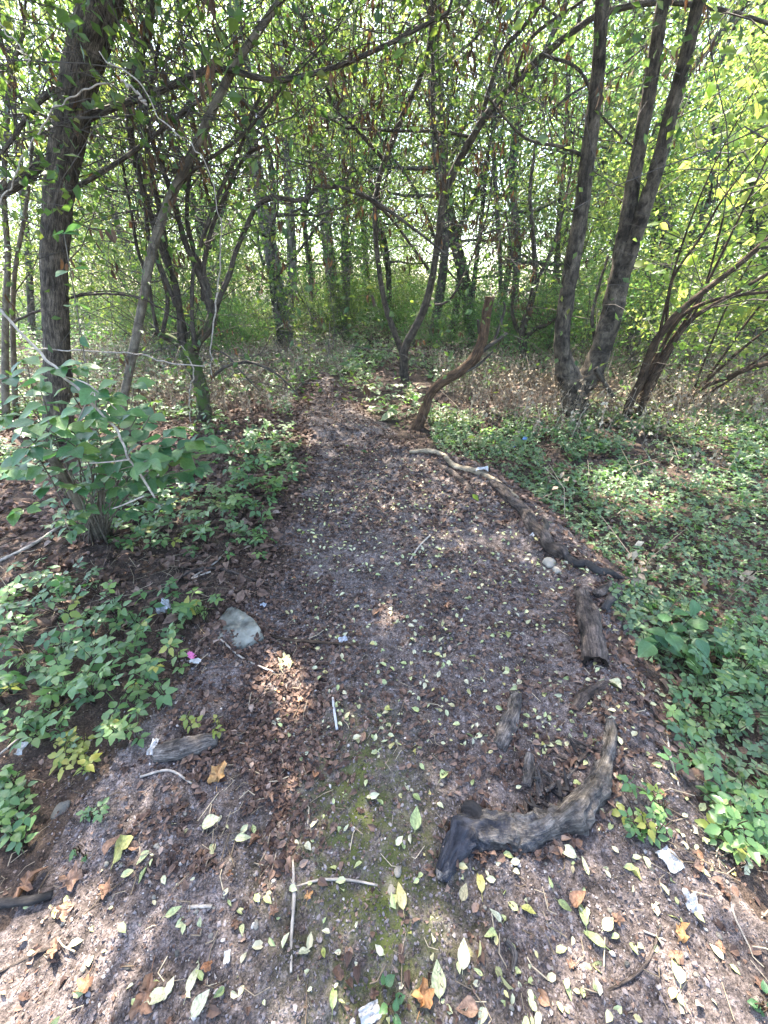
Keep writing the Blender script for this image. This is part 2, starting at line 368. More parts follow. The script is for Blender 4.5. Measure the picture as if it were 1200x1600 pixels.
M['shrub'] = leaf_mat('shrub_leaves', [(.035, .09, .042), (.05, .12, .05), (.065, .14, .052), (.1, .17, .045)], [(.1, .26, .07), (.14, .33, .08), (.2, .4, .08), (.3, .42, .06)], .38, .45, .35, 'obj', .45, 9, 1.5)
M['bramble'] = leaf_mat('bramble_leaves', [(.035, .085, .03), (.055, .12, .04), (.08, .155, .05), (.12, .19, .055)], [(.1, .26, .04), (.14, .34, .05), (.2, .4, .06), (.3, .42, .05)], .35, .42, .5, 'obj', .3, 40)
M['yellowing'] = leaf_mat('yellowing_leaves', [(.12, .17, .03), (.2, .22, .04), (.27, .26, .05), (.08, .14, .03)], [(.3, .4, .05), (.4, .42, .06), (.45, .42, .06), (.2, .34, .05)], .4, .45, .45, 'obj')
M['lime'] = leaf_mat('lime_leaves', [(.08, .15, .03), (.11, .17, .035), (.14, .18, .04)], [(.42, .62, .1), (.54, .68, .12), (.6, .64, .14)], .62, .42, .4, 'obj', .25)
M['cover'] = leaf_mat('ground_cover_leaves', [(.05, .095, .045), (.085, .14, .065), (.13, .185, .085), (.185, .225, .11), (.23, .2, .1)], [(.1, .24, .05), (.15, .32, .06), (.2, .38, .07), (.26, .4, .08), (.34, .38, .07)], .38, .42, .5)
M['dry'] = leaf_mat('dry_stalks', [(.1, .07, .045), (.2, .15, .1), (.32, .25, .17), (.46, .38, .26)], [(.12, .08, .05)] * 2, .12, .8, .2)
M['withered'] = leaf_mat('withered_leaves', [(.05, .032, .02), (.085, .052, .03), (.12, .075, .04)], [(.1, .05, .02), (.16, .08, .03)], .25, .7, .2)
M['litter'] = leaf_mat('leaf_litter', [(.045, .026, .019), (.085, .05, .035), (.135, .082, .058), (.2, .13, .095), (.26, .19, .15)], [(.1, .05, .03)] * 2, .08, .7, .25, 'attr', .5)
M['pale_leaf'] = leaf_mat('pale_fallen_leaf', [(.22, .28, .1), (.34, .37, .16), (.43, .42, .24), (.38, .38, .26), (.42, .37, .12), (.17, .25, .06), (.37, .29, .16)], [(.3, .35, .12)] * 2, .15, .5, .4, 'obj', .55, 7, .72)
M['pale_leaf_many'] = leaf_mat('pale_fallen_leaves', [(.26, .3, .12), (.36, .38, .17), (.46, .45, .26), (.38, .35, .24), (.43, .37, .14)], [(.3, .35, .12)] * 2, .12, .5, .4)
M['brown_leaf'] = leaf_mat('brown_fallen_leaf', [(.1, .055, .037), (.15, .085, .055), (.22, .12, .07), (.28, .17, .11), (.3, .13, .055)], [(.2, .1, .04)] * 2, .12, .65, .3, 'obj', .6, 7, .7)
M['orange_leaf'] = leaf_mat('orange_fallen_leaf', [(.42, .2, .075), (.46, .27, .11)], [(.4, .2, .06)] * 2, .15, .6, .3, 'obj', .4, 10)
M['lime_many'] = leaf_mat('lime_leaves_many', [(.08, .15, .035), (.11, .17, .04), (.14, .18, .05)], [(.38, .58, .11), (.5, .62, .13), (.56, .58, .14)], .62, .42, .4)
M['gravel'] = leaf_mat('grit', [(.04, .031, .029), (.085, .067, .063), (.15, .125, .12), (.23, .2, .19), (.42, .38, .33)], [(.1,) * 3] * 2, 0, .85, .25)
M['stone'] = plain('pale_stone', (.3, .27, .22), .85, .3, 45, .3, .004)
M['slab'] = plain('dirty_slab', (.16, .158, .132), .95, .8, 13, .15, .015)
M['grey_stone'] = plain('grey_stone', (.2, .19, .165), .92, .5, 26, .2, .012)
M['paper'] = plain('white_paper', (.36, .35, .34), .6, .25, 40)
M['pink'] = plain('pink_plastic', (.5, .12, .3), .4, .1, 30, .5)
M['blue'] = plain('blue_plastic', (.08, .17, .32), .35, .1, 30, .5)
M['film'] = plain('clear_film', (.3, .31, .33), .2, .2, 30, .6)

# ------------------------------------------------------------------ ground and path
xs = np.concatenate([-np.geomspace(90, 2.2, 90)[:-1], np.linspace(-2.2, 2.2, 250), np.geomspace(2.2, 90, 90)[1:]])
ys = np.concatenate([-np.geomspace(12, .3, 16)[:-1], np.linspace(-.3, 3.2, 210), np.geomspace(3.2, 8, 110)[1:], np.geomspace(8, 120, 70)[1:]])
X, Y = np.meshgrid(xs, ys); nx, ny = len(xs), len(ys)
Z = terrain(X, Y); V = np.stack([X, Y, Z], -1).reshape(-1, 3)
ii, jj = np.meshgrid(np.arange(nx - 1), np.arange(ny - 1)); q = (jj * nx + ii)
Q = np.stack([q, q + 1, q + nx + 1, q + nx], -1).reshape(-1, 4)
cx, cy = V[Q].mean(1)[:, 0], V[Q].mean(1)[:, 1]
inside = (path_sd(cx, cy) + .24 * fbm(cx * 2.5, cy * 2.5, s=70, o=3) - .3 * sstep(4.6, 9, cy) > 0) & (cy < 9.5) | ((np.abs(cx) < 3) & (cy < .15))
MOSS = [(555, 1275, .26), (600, 1400, .24), (540, 1330, .14), (570, 1210, .14), (600, 1480, .16)]
moss = np.zeros(len(V))
for a, b, r_ in MOSS:
    g = G(a, b); moss = np.maximum(moss, np.exp(-(((V[:, 0] - g[0]) / (r_ * .8)) ** 2 + ((V[:, 1] - g[1]) / (r_ * 1.3)) ** 2)))
for nm, sel in (('path', inside), ('ground', ~inside)):
    used, inv = np.unique(Q[sel], return_inverse=True)
    mb = MB(); mb.add(V[used], inv.reshape(-1, 4))
    o = build(nm, mb, M[nm], kind='structure')
    a = o.data.attributes.new('moss', 'FLOAT', 'POINT'); a.data.foreach_set('value', moss[used].astype(np.float32))

# ------------------------------------------------------------------ trees
DL, LF = T_diamond(.6), T_leaf()
# openings in the canopy: the sun reaches these places along straight lines
FLECKS = [(G(435, 1055), .09), (G(470, 1105), .05), (G(870, 650), .55), (G(800, 620), .4), (G(410, 690), .3), (G(60, 1595), .16), (G(610, 965), .03),
          (G(1140, 640), .6), (G(570, 600), .35), (G(500, 600), .3), (G(650, 640), .3), (G(1100, 760), .35), (G(30, 640), .5), (G(270, 620), .5), (G(980, 780), .3),
          (at(1100, 380, 5.6), 1.1), (at(1150, 250, 5.6), 1.0), (at(1050, 520, 6.2), .7), (at(1150, 100, 5.6), .9), (at(1040, 300, 5.8), .7), (G(270, 800), .12), (G(900, 640), .8), (G(1010, 680), .5), (G(1120, 650), .7), (G(760, 640), .35), (G(390, 700), .25)]
_rf = np.random.default_rng(99)
for _ in range(46):
    FLECKS.append((G(_rf.uniform(80, 1190), _rf.uniform(545, 700)), _rf.uniform(.1, .3)))
def sunlit_gap(P):
    keep = np.ones(len(P), bool); P = np.asarray(P)
    for s, r_ in FLECKS:
        v = P - s; t = v @ SUN; d = np.linalg.norm(v - t[:, None] * SUN, axis=1); keep &= ~((d < r_ + .05) & (t > .35))
    return keep
class Tree:
    def __init__(s, seed): s.rng = np.random.default_rng(seed); s.tubes = []; s.tips = []; s.twigs = []
    def grow(s, p, d, L, r, lev, up=.12, n=6, wob=.18, kids=(3, 5)):
        rg = s.rng; p = np.array(p, float); d = norm(d); P = [p]
        for i in range(n):
            d = norm(d + rg.normal(0, wob, 3) + [0, 0, up]); p = p + d * L / n; P.append(p)
        (s.tubes if r > .012 else s.twigs).append((np.array(P), np.linspace(r, max(r * .4, .0015), n + 1)))
        if lev == 0: s.tips += P[2:]; return
        for k in range(rg.integers(*kids)):
            i = int(rg.integers(2, n + 1)); q = norm(np.cross(d, rg.normal(0, 1, 3)))
            s.grow(P[i], norm(P[i] - P[i - 1]) * .65 + q * .85, L * rg.uniform(.5, .75), r * .5, lev - 1, up, n, wob, kids)
    def tangle(s, P, count, L=(.7, 2.5), r=.006, lev=1, up=.0, lo=.2):
        P = np.asarray(P, float)
        for k in range(count):
            i = int(s.rng.integers(int(len(P) * lo), len(P))); q = s.rng.normal(0, 1, 3); q[2] = abs(q[2]) * .7 + .1
            s.grow(P[i], q, s.rng.uniform(*L), r * s.rng.uniform(.6, 1.3), lev, up, 5, .22, (1, 4))
def px_trunk(pts, Y0, Yn=None):
    pts = np.array(pts, float); n = len(pts); Yv = np.linspace(Y0, Y0 if Yn is None else Yn, n)
    P = at(pts[:, 0], pts[:, 1], Yv); r = pts[:, 2] / 2 * depth_of(P) / FPX / np.sqrt(1 + ((pts[:, 0] - 600) / FPX) ** 2); return P, r
def leaves_of(T, per, spread, size, seed, tmpl=DL, rot='any', prune=True, lo_z=None, bare=.12):
    rg = np.random.default_rng(seed); tips = np.array(T.tips)
    P = np.repeat(tips, per, 0) + rg.normal(0, spread, (len(tips) * per, 3))
    if lo_z is not None: P = P[P[:, 2] > lo_z(P)] if callable(lo_z) else P[P[:, 2] > lo_z]
    if prune:
        P = P[sunlit_gap(P)]; dp = depth_of(P); yy = 800 - FPX * ((P[:, 2] - CAMH) * CT + P[:, 1] * ST) / np.maximum(dp, .1)
        low = (dp > 0) & (dp < 10.5) & (yy > -60); P = P[~low | (rg.random(len(P)) < bare)]
    n = len(P); ro = rots(n, rg, 1.0, .9) if rot == 'any' else hang(n, rg)
    mb = MB(); scatter(mb, tmpl, P, ro, rg.uniform(.7, 1.25, n) * size, np.clip(rg.normal(.45, .25, n), 0, 1)); return mb, n
def tubes_mb(L, sides, **kw):
    mb = MB()
    for P, r in L: tube(mb, P, r, sides, cap=False, **kw)
    return mb

def hero_tree(name, base, stems, label, bark, seed, cat='tree', sides=16, amp=.06, furrow=0.0, crown=None, tang=None, group=None, leafmat='crown', lsize=.075, dead=0, bare=.1):
    """stems: list of (points px, Y0, Yn, role); the last point of a 'trunk' stem carries the crown above the frame."""
    root = empty(name, base, label, cat, group); T = Tree(seed); first = True
    allP = []
    for k, (pts, Y0, Yn, role) in enumerate(stems):
        P, r = px_trunk(pts, Y0, Yn); 
        if role != 'limb' and k == 0:          # root flare sinks in the soil
            b = P[0].copy(); b[2] = terrain(b[0], b[1]) - .12; P = np.vstack([b, P]); r = np.concatenate([[r[0] * 1.35], r])
        mb = MB(); L = float(np.sum(np.linalg.norm(np.diff(P, axis=0), axis=1)))
        tube(mb, P, r, sides if r.mean() > .05 else 9, int(max(12, min(140, L / max(r.mean() * .45, .02)))), amp, seed + k * 3, furrow if r.mean() > .08 else 0)
        build('trunk' if role == 'trunk' else 'limb', mb, M[bark if (bark != 'bark_moss' or k in (0, 2)) else 'bark_dark'], root)
        Q, _ = resample(P, r, 24); allP.append(Q)
        if crown and role == 'trunk':
            d = norm(P[-1] - P[-2]); T.grow(P[-1], d * .6 + [0, 0, .6], crown[0], r[-1], crown[1], .10, 7, .16, (3, 5))
            for j in range(crown[2]):
                q = T.rng.normal(0, 1, 3); q[2] = abs(q[2]) * .6; T.grow(P[-1] + d * T.rng.uniform(-.1, .9) * crown[0] * .6, q, crown[0] * .75, r[-1] * .5, crown[1] - 1, .08, 6, .18)
    if tang:
        for Q in allP: T.tangle(Q, tang, lo=.35)
    T.tubes = [q for q in T.tubes if sunlit_gap(q[0]).all() or T.rng.random() < .2]; T.twigs = [q for q in T.twigs if sunlit_gap(q[0]).all() or T.rng.random() < .3]
    if T.tubes: build('branch', tubes_mb(T.tubes, 6), M[bark if bark != 'bark_moss' else 'bark_dark'], root, kind='stuff')
    if T.twigs: build('twigs', tubes_mb(T.twigs, 3), M['twig'], root, kind='stuff')
    if T.tips:
        mb, n = leaves_of(T, 12, .24, lsize, seed + 9, bare=bare)
        build('crown', mb, M[leafmat], root, smooth=False, kind='stuff')
    if dead and T.twigs:
        rg = np.random.default_rng(seed + 5); tp = np.concatenate([p[2:] for p, r in T.twigs]); tp = tp[(tp[:, 2] < 4.5)]
        cs = tp[rg.integers(0, len(tp), dead)]; P = np.repeat(cs, 4, 0) + rg.normal(0, .025, (dead * 4, 3)); mb = MB()
        scatter(mb, T_leaf(.32, .12, .2), P, hang(len(P), rg, 2.5), rg.uniform(.05, .11, len(P)), rg.random(len(P))); build('withered_leaves', mb, M['withered'], root, kind='stuff')
    return root, T

def gp(px, py): return G(px, py)
# big furrowed trunk at the left
YA = 4.5
hero_tree('tree', gp(92, 682), [
    ([(93, 675, 52), (91, 600, 45), (87, 500, 44), (85, 400, 45), (93, 300, 50), (106, 220, 54), (118, 150, 57), (130, 100, 62), (145, 50, 62), (163, -10, 60), (190, -120, 52)], YA, 4.2, 'trunk'),
    ([(70, 245, 18), (45, 275, 17), (10, 300, 15), (-40, 325, 12)], YA, 4.3, 'limb'),
    ([(120, 190, 22), (145, 180, 15), (185, 165, 11), (250, 142, 10), (300, 118, 9), (350, 108, 9), (430, 125, 8), (520, 106, 7), (600, 72, 6), (700, 20, 5)], 4.4, 4.5, 'trunk'),  # a long limb; trunk role adds an unseen crown to shade the foreground
    ([(100, 130, 14), (60, 160, 10), (20, 215, 8), (-20, 270, 6)], 4.3, 4.0, 'limb'),
    ([(105, 300, 9), (150, 275, 8), (215, 232, 7), (300, 165, 6), (340, 130, 4)], 4.4, 4.2, 'limb'),
    ], 'thick furrowed trunk leaning right behind the broad-leaved shrub', 'bark_big', 11, sides=40, amp=.05, furrow=.012, crown=(2.6, 3, 5), tang=20, bare=.35)
# mossy many-stemmed shrub tree
YB = 5.1
hero_tree('tree', gp(318, 658), [
    ([(320, 655, 26), (315, 610, 22), (306, 580, 24), (296, 555, 30), (306, 535, 20), (325, 512, 18), (334, 490, 17)], YB, YB, 'limb'),
    ([(296, 560, 24), (284, 530, 14), (282, 500, 12), (275, 450, 12), (262, 415, 11), (240, 350, 11), (222, 290, 11), (210, 240, 12), (203, 190, 13), (212, 120, 13), (232, 40, 14), (245, -20, 13)], YB, 4.9, 'trunk'),
    ([(290, 545, 16), (268, 530, 14), (245, 520, 13), (238, 518, 11)], YB, 5.0, 'limb'),
    ([(247, 521, 7), (238, 480, 6), (232, 440, 6), (215, 390, 6), (205, 330, 5), (190, 250, 5)], 5.0, 5.1, 'limb'),
    ([(254, 520, 7), (262, 470, 7), (250, 420, 7), (236, 390, 7), (228, 330, 6), (225, 260, 5)], 5.0, 5.2, 'limb'),
    ([(290, 530, 11), (276, 460, 10), (262, 400, 9), (250, 330, 9), (235, 260, 8), (228, 180, 7), (250, 60, 6)], YB, 5.3, 'limb'),
    ([(332, 495, 14), (322, 460, 11), (308, 420, 11), (290, 380, 10), (270, 310, 9), (250, 250, 9), (238, 220, 8), (215, 130, 7)], YB, 5.0, 'limb'),
    ([(333, 492, 11), (322, 440, 9), (300, 380, 8), (292, 330, 7), (300, 260, 6), (330, 190, 5)], YB, 5.2, 'limb'),
    ([(334, 490, 10.9), (345, 460, 8.6), (358, 430, 8.6), (368, 395, 7.0), (385, 355, 7.0), (402, 322, 7.0), (428, 309, 7.0), (462, 313, 6.2), (480, 308, 6.2), (495, 294, 6.2), (520, 292, 6.2), (560, 302, 6.2), (600, 324, 5.5), (650, 360, 3.9), (700, 400, 3.1)], YB, 5.5, 'limb'),
    ([(318, 470, 9), (318, 420, 8), (330, 360, 7), (350, 310, 7), (368, 270, 6), (388, 240, 6), (412, 228, 5)], YB, 5.0, 'limb'),
    ([(305, 545, 9), (300, 490, 7), (303, 420, 6), (325, 350, 6), (352, 280, 6), (372, 240, 6), (390, 190, 5), (410, 140, 4)], 5.0, 4.8, 'limb'),
    ([(275, 480, 8), (240, 360, 6), (300, 270, 5), (380, 210, 5), (470, 100, 4)], 4.9, 4.6, 'limb'),
    ([(330, 590, 4), (355, 572, 5), (390, 566, 5), (425, 580, 4), (450, 600, 3), (470, 622, 2)], 5.0, 4.9, 'limb'),
    ([(340, 545, 4), (360, 560, 4), (385, 590, 3), (405, 610, 2)], 5.0, 4.8, 'limb'),
    ], 'mossy many-stemmed small tree with one bough arching over the path', 'bark_moss', 23, sides=14, amp=.12, crown=(2.5, 3, 5), tang=22, dead=260)
# pale straight pole
hero_tree('tree', gp(193, 652), [
    ([(193, 640, 14), (205, 565, 15), (222, 480, 15), (236, 400, 16), (262, 320, 15), (300, 240, 14), (345, 145, 13), (375, 90, 12), (410, 40, 11), (445, -10, 10), (480, -80, 9)], 4.75, 4.4, 'trunk')],
    'straight pale tan slender trunk leaning to the right', 'bark_tan', 31, sides=12, amp=.04, crown=(2.5, 3, 5), tang=16)
# twin trunks beyond the path
hero_tree('tree', gp(443, 552), [
    ([(443, 545, 34), (444, 510, 30), (443, 478, 34), (432, 440, 24), (425, 400, 23), (412, 330, 22), (398, 250, 20), (388, 180, 20), (378, 110, 19), (370, 40, 19), (364, -40, 18)], 12.3, 12.3, 'trunk'),
    ([(446, 480, 22), (456, 445, 16), (456, 400, 15), (453, 330, 14), (448, 250, 13), (443, 150, 13), (437, 50, 12), (430, -40, 12)], 12.3, 12.6, 'trunk')],
    'grey twin-trunked tree with mossy base left of the path end', 'bark_grey', 41, sides=18, amp=.07, crown=(3.2, 3, 4), tang=10, lsize=.1)
hero_tree('tree', gp(532, 528), [
    ([(532, 524, 28), (528, 495, 25), (520, 450, 19), (512, 380, 18), (503, 300, 18), (493, 220, 18), (483, 130, 17), (475, 50, 16), (468, -40, 15)], 15.5, 15.5, 'trunk'),
    ([(536, 500, 16), (541, 460, 13), (539, 380, 13), (540, 280, 12), (537, 170, 12), (535, 80, 11), (532, -40, 10)], 15.5, 15.2, 'trunk')],
    'straight twin-trunked tree standing at the far end of the path', 'bark_grey', 43, sides=16, amp=.06, crown=(3.2, 3, 4), tang=8, lsize=.1)
# centre small tree with the long bough
YF = 7.9
hero_tree('tree', gp(631, 592), [
    ([(631, 590, 15), (631, 560, 13), (634, 540, 13), (650, 510, 12), (664, 478, 12), (676, 430, 11), (685, 370, 11), (693, 310, 12), (712, 262, 12), (735, 220, 12), (757, 185, 12), (800, 132, 11), (850, 86, 11), (900, 46, 10), (940, 22, 10), (1010, 5, 9), (1090, 8, 8), (1180, 30, 7), (1260, 60, 6)], YF, 6.5, 'trunk'),
    ([(629, 552, 11), (618, 525, 9), (603, 480, 9), (592, 420, 8), (586, 350, 8), (590, 290, 8), (604, 245, 9), (630, 178, 9), (655, 125, 8), (672, 60, 7), (676, -30, 6)], YF, 7.5, 'trunk'),
    ([(690, 320, 8), (694, 270, 7), (690, 235, 7), (677, 195, 6), (676, 100, 6), (674, -20, 5)], 7.8, 7.8, 'limb'),
    ([(752, 190, 8), (763, 145, 8), (785, 82, 7), (815, 45, 7), (845, 8, 6), (870, -30, 5)], 7.4, 7.2, 'limb'),
    ([(600, 250, 6), (560, 205, 6), (520, 160, 5), (500, 100, 5), (470, 20, 4)], 7.7, 7.2, 'limb'),
    ([(800, 132, 6), (830, 60, 6), (905, 5, 5), (960, -40, 4)], 7.0, 6.8, 'limb'),
    ([(850, 86, 5), (905, 110, 5), (940, 180, 4), (1000, 240, 3)], 6.9, 6.2, 'limb'),
    ([(740, 215, 5), (690, 206, 4), (610, 204, 4), (540, 200, 3)], 7.4, 6.6, 'limb'),
    ([(676, 430, 5), (640, 380, 4), (600, 330, 4), (540, 290, 3)], 7.8, 7.2, 'limb'),
    ([(664, 478, 4), (700, 470, 4), (730, 420, 3), (760, 340, 3), (770, 260, 2)], 7.8, 7.4, 'limb'),
    ], 'forked small tree beside the path with a long bough sweeping up right', 'bark_dark', 53, sides=12, amp=.09, crown=(1.8, 2, 4), tang=44, dead=420)
# double trunk at the right
YH = 5.45
hero_tree('tree', gp(895, 652), [
    ([(895, 650, 56), (897, 615, 46), (890, 592, 40), (880, 560, 28), (878, 530, 25), (883, 480, 25), (893, 420, 26), (908, 330, 25), (918, 250, 24), (928, 170, 23), (937, 80, 22), (942, -10, 21), (950, -90, 20)], YH, 5.3, 'trunk'),
    ([(898, 612, 38), (918, 592, 38), (937, 552, 36), (952, 505, 36), (964, 450, 36), (972, 405, 32), (985, 310, 25), (1000, 225, 24), (1015, 140, 24), (1027, 60, 23), (1038, -10, 22), (1050, -90, 20)], YH, 5.5, 'trunk'),
    ([(968, 440, 26), (985, 395, 26), (1005, 330, 26), (1030, 250, 26), (1050, 170, 25), (1072, 88, 24), (1094, -10, 22), (1115, -90, 20)], YH, 5.1, 'trunk'),
    ([(935, 545, 6), (925, 500, 6), (935, 450, 5), (950, 400, 5)], 5.5, 5.7, 'limb'),
    ([(925, 250, 6), (880, 230, 5), (820, 215, 4), (760, 150, 3)], 5.4, 5.0, 'limb'),
    ([(930, 575, 9), (945, 600, 8), (958, 620, 7)], 5.3, 5.2, 'limb'),
    ], 'dark three-stemmed tree forking near the ground right of the path', 'bark_cherry', 61, sides=28, amp=.10, furrow=.007, crown=(2.6, 3, 4), tang=22)
# bushy little tree between the cut trunk and the right tree
hero_tree('tree', gp(820, 572), [
    ([(820, 568, 15), (817, 540, 13), (815, 520, 13), (830, 470, 9), (836, 420, 8), (832, 360, 7), (828, 300, 6), (838, 220, 5)], 8.9, 8.8, 'trunk'),
    ([(818, 530, 10), (835, 515, 8), (853, 508, 6), (868, 498, 5)], 8.9, 8.7, 'limb'),
    ([(825, 500, 7), (840, 440, 6), (858, 400, 6), (872, 360, 5), (890, 280, 4), (898, 200, 3)], 8.9, 9.0, 'limb'),
    ([(816, 525, 8), (806, 510, 7), (800, 480, 5), (806, 440, 5), (800, 400, 4), (790, 330, 3)], 8.9, 8.7, 'limb')],
    'dark bushy little tree seen between the sawn trunk and forked tree', 'bark_dark', 67, sides=10, amp=.12, crown=(1.2, 1, 3), tang=30, dead=220)
# arching stems at the right edge
YI = 5.1
hero_tree('shrub', gp(982, 668), [
    ([(976, 665, 17), (984, 630, 15), (1000, 598, 15), (1012, 562, 14), (1027, 530, 14), (1048, 502, 14), (1072, 478, 12), (1104, 452, 12), (1140, 425, 11), (1172, 398, 11), (1240, 340, 9), (1320, 270, 8)], YI, 4.3, 'trunk'),
    ([(990, 662, 13), (1003, 630, 12), (1015, 600, 12), (1035, 562, 11), (1052, 535, 10), (1080, 500, 9), (1112, 478, 8), (1150, 458, 8), (1210, 422, 7), (1300, 380, 5)], YI, 4.4, 'limb'),
    ([(1005, 600, 8), (1025, 560, 8), (1060, 500, 8), (1100, 474, 8), (1150, 462, 7), (1210, 455, 6)], 5.0, 4.5, 'limb'),
    ([(995, 655, 8), (1022, 600, 7), (1058, 530, 6), (1090, 480, 5), (1110, 420, 4), (1130, 340, 4)], 5.2, 5.0, 'limb'),
    ([(985, 660, 9), (1005, 610, 8), (1030, 560, 7), (1090, 470, 6), (1160, 330, 4), (1220, 200, 3)], 5.2, 4.6, 'limb'),
    ([(990, 660, 6), (1015, 590, 5), (1035, 500, 5), (1060, 400, 4), (1110, 270, 3), (1190, 120, 2)], 5.2, 4.6, 'limb'),
    ([(1040, 520, 6), (1050, 440, 5), (1095, 370, 5), (1130, 310, 4), (1200, 220, 3)], 5.0, 4.4, 'limb'),
    ], 'arching rough-barked shrub with many stems sweeping out to the right', 'bark_rust', 71, sides=12, amp=.09, crown=(1.6, 2, 2), tang=9, leafmat='crown_bg')
hero_tree('shrub', gp(1058, 648), [
    ([(1050, 640, 8), (1095, 608, 9), (1140, 588, 10), (1190, 570, 11), (1260, 560, 10), (1340, 560, 8)], 5.6, 4.6, 'trunk'),
    ([(1062, 640, 6), (1110, 590, 6), (1160, 545, 6), (1220, 500, 5), (1300, 450, 4)], 5.6, 5.0, 'limb'),
    ([(1070, 635, 5), (1120, 570, 5), (1170, 500, 5), (1230, 430, 4)], 5.7, 5.2, 'limb'),
    ([(1060, 640, 5), (1130, 600, 5), (1210, 545, 5), (1280, 505, 4)], 5.5, 4.8, 'limb'),
    ([(1080, 620, 4), (1110, 540, 4), (1150, 450, 3), (1210, 350, 3)], 5.8, 5.4, 'limb')],
    'low shrub with stems lying almost flat behind the arching shrub', 'bark_rust', 73, sides=10, amp=.1, tang=6, leafmat='crown_bg')
# two thin stakes of stem at the left border
for k, pts in enumerate(([(10, 650, 15), (8, 560, 13), (9, 480, 12), (12, 400, 11), (6, 300, 10), (12, 180, 9)], [(25, 640, 11), (22, 570, 10), (20, 500, 9), (24, 420, 8), (40, 330, 7), (48, 260, 6)])):
    hero_tree('tree', gp(pts[0][0], pts[0][1] + 8), [(pts, 5.1 + .2 * k, 5.0, 'trunk')],
              ['thin upright tan stem, the thicker of two left of the furrowed trunk', 'thin upright stem, the slimmer of two left of the furrowed trunk'][k], 'bark_tan', 81 + k, sides=10, amp=.05, crown=(1.2, 1, 3), tang=5)
# cut-off bent trunk with a sawn end
root = empty('sawn_trunk', gp(657, 662), 'bent brown bare trunk sawn off at head height beside the path', 'trunk')
P, r = px_trunk([(650, 676, 22), (656, 660, 17), (664, 638, 15), (672, 616, 14), (690, 598, 15), (718, 581, 16), (740, 561, 17), (753, 535, 16), (757, 510, 15), (761, 486, 15), (765, 464, 15)], 5.0)
mb = MB(); tube(mb, P, r, 20, 90, .10, 5, .004, cap=False); build('trunk', mb, M['bark_orange'], root)
mb = MB(); tube(mb, [P[-1] - [0, 0, .02], P[-1] + [0, 0, .006]], r[-1] * .93, 20); build('cut_end', mb, M['sawn'], root, smooth=False)
for pts in ([(745, 556, 9), (762, 542, 7), (780, 530, 6), (792, 520, 5)], [(770, 538, 5), (782, 505, 5), (789, 480, 4), (786, 472, 3)], [(700, 592, 4), (740, 575, 4), (775, 545, 3)], [(748, 520, 4), (747, 500, 4)]):
    P, r = px_trunk(pts, 5.0, 4.9); mb = MB(); tube(mb, P, r, 7, 14, .1, 3); build('limb', mb, M['bark_dark'], root)
# farther trunks that can be told apart
FT = [([(252, 545, 20), (236, 485, 15), (217, 430, 15), (196, 380, 15), (176, 330, 14), (160, 270, 13), (150, 190, 12), (142, 90, 11)], 12.5, 'dark leaning trunk seen behind the mossy small tree'),
      ([(738, 545, 20), (728, 450, 18), (713, 385, 18), (700, 320, 17), (690, 220, 16), (684, 100, 15)], 14.5, 'dark trunk seen in the gap right of the forked small tree'),
      ([(1192, 540, 30), (1185, 400, 28), (1182, 290, 27), (1180, 180, 26), (1184, 40, 24)], 13.5, 'thick grey-blue trunk far back at the right edge'),
      ([(985, 535, 18), (987, 440, 16), (986, 350, 15), (990, 220, 14), (985, 80, 13)], 16.5, 'dark distant trunk just right of the forked tree stems'),
      ([(1042, 530, 14), (1046, 420, 12), (1050, 320, 12), (1060, 200, 11), (1064, 60, 10)], 18., 'slim distant trunk among lime leaves on the right'),
      ([(575, 520, 10), (573, 430, 9), (566, 330, 9), (560, 220, 8), (552, 90, 8)], 19., 'slim straight distant trunk above the end of the path'),
      ([(330, 535, 11), (326, 450, 9), (318, 350, 9), (306, 230, 8), (290, 90, 7)], 15., 'slim distant trunk glimpsed through the mossy small tree'),
      ([(862, 540, 11), (868, 440, 10), (874, 340, 9), (884, 220, 8), (890, 80, 8)], 14., 'slender distant trunk left of the dark forked tree'),
      ([(778, 535, 8), (782, 430, 7), (776, 320, 7), (770, 200, 6), (775, 80, 6)], 13., 'thin distant stem above the sawn bent trunk'),
      ([(50, 545, 14), (46, 430, 12), (38, 330, 12), (24, 200, 11), (12, 60, 10)], 13., 'distant trunk behind the two thin stems at left')]
for k, (pts, Yd, lab) in enumerate(FT):
    hero_tree('tree', at(pts[0][0], pts[0][1], Yd), [(pts, Yd, Yd, 'trunk')], lab, 'bark_bg', 101 + k, sides=10, amp=.08, crown=(2.6, 2, 4), tang=8, leafmat='crown_bg', lsize=.1)

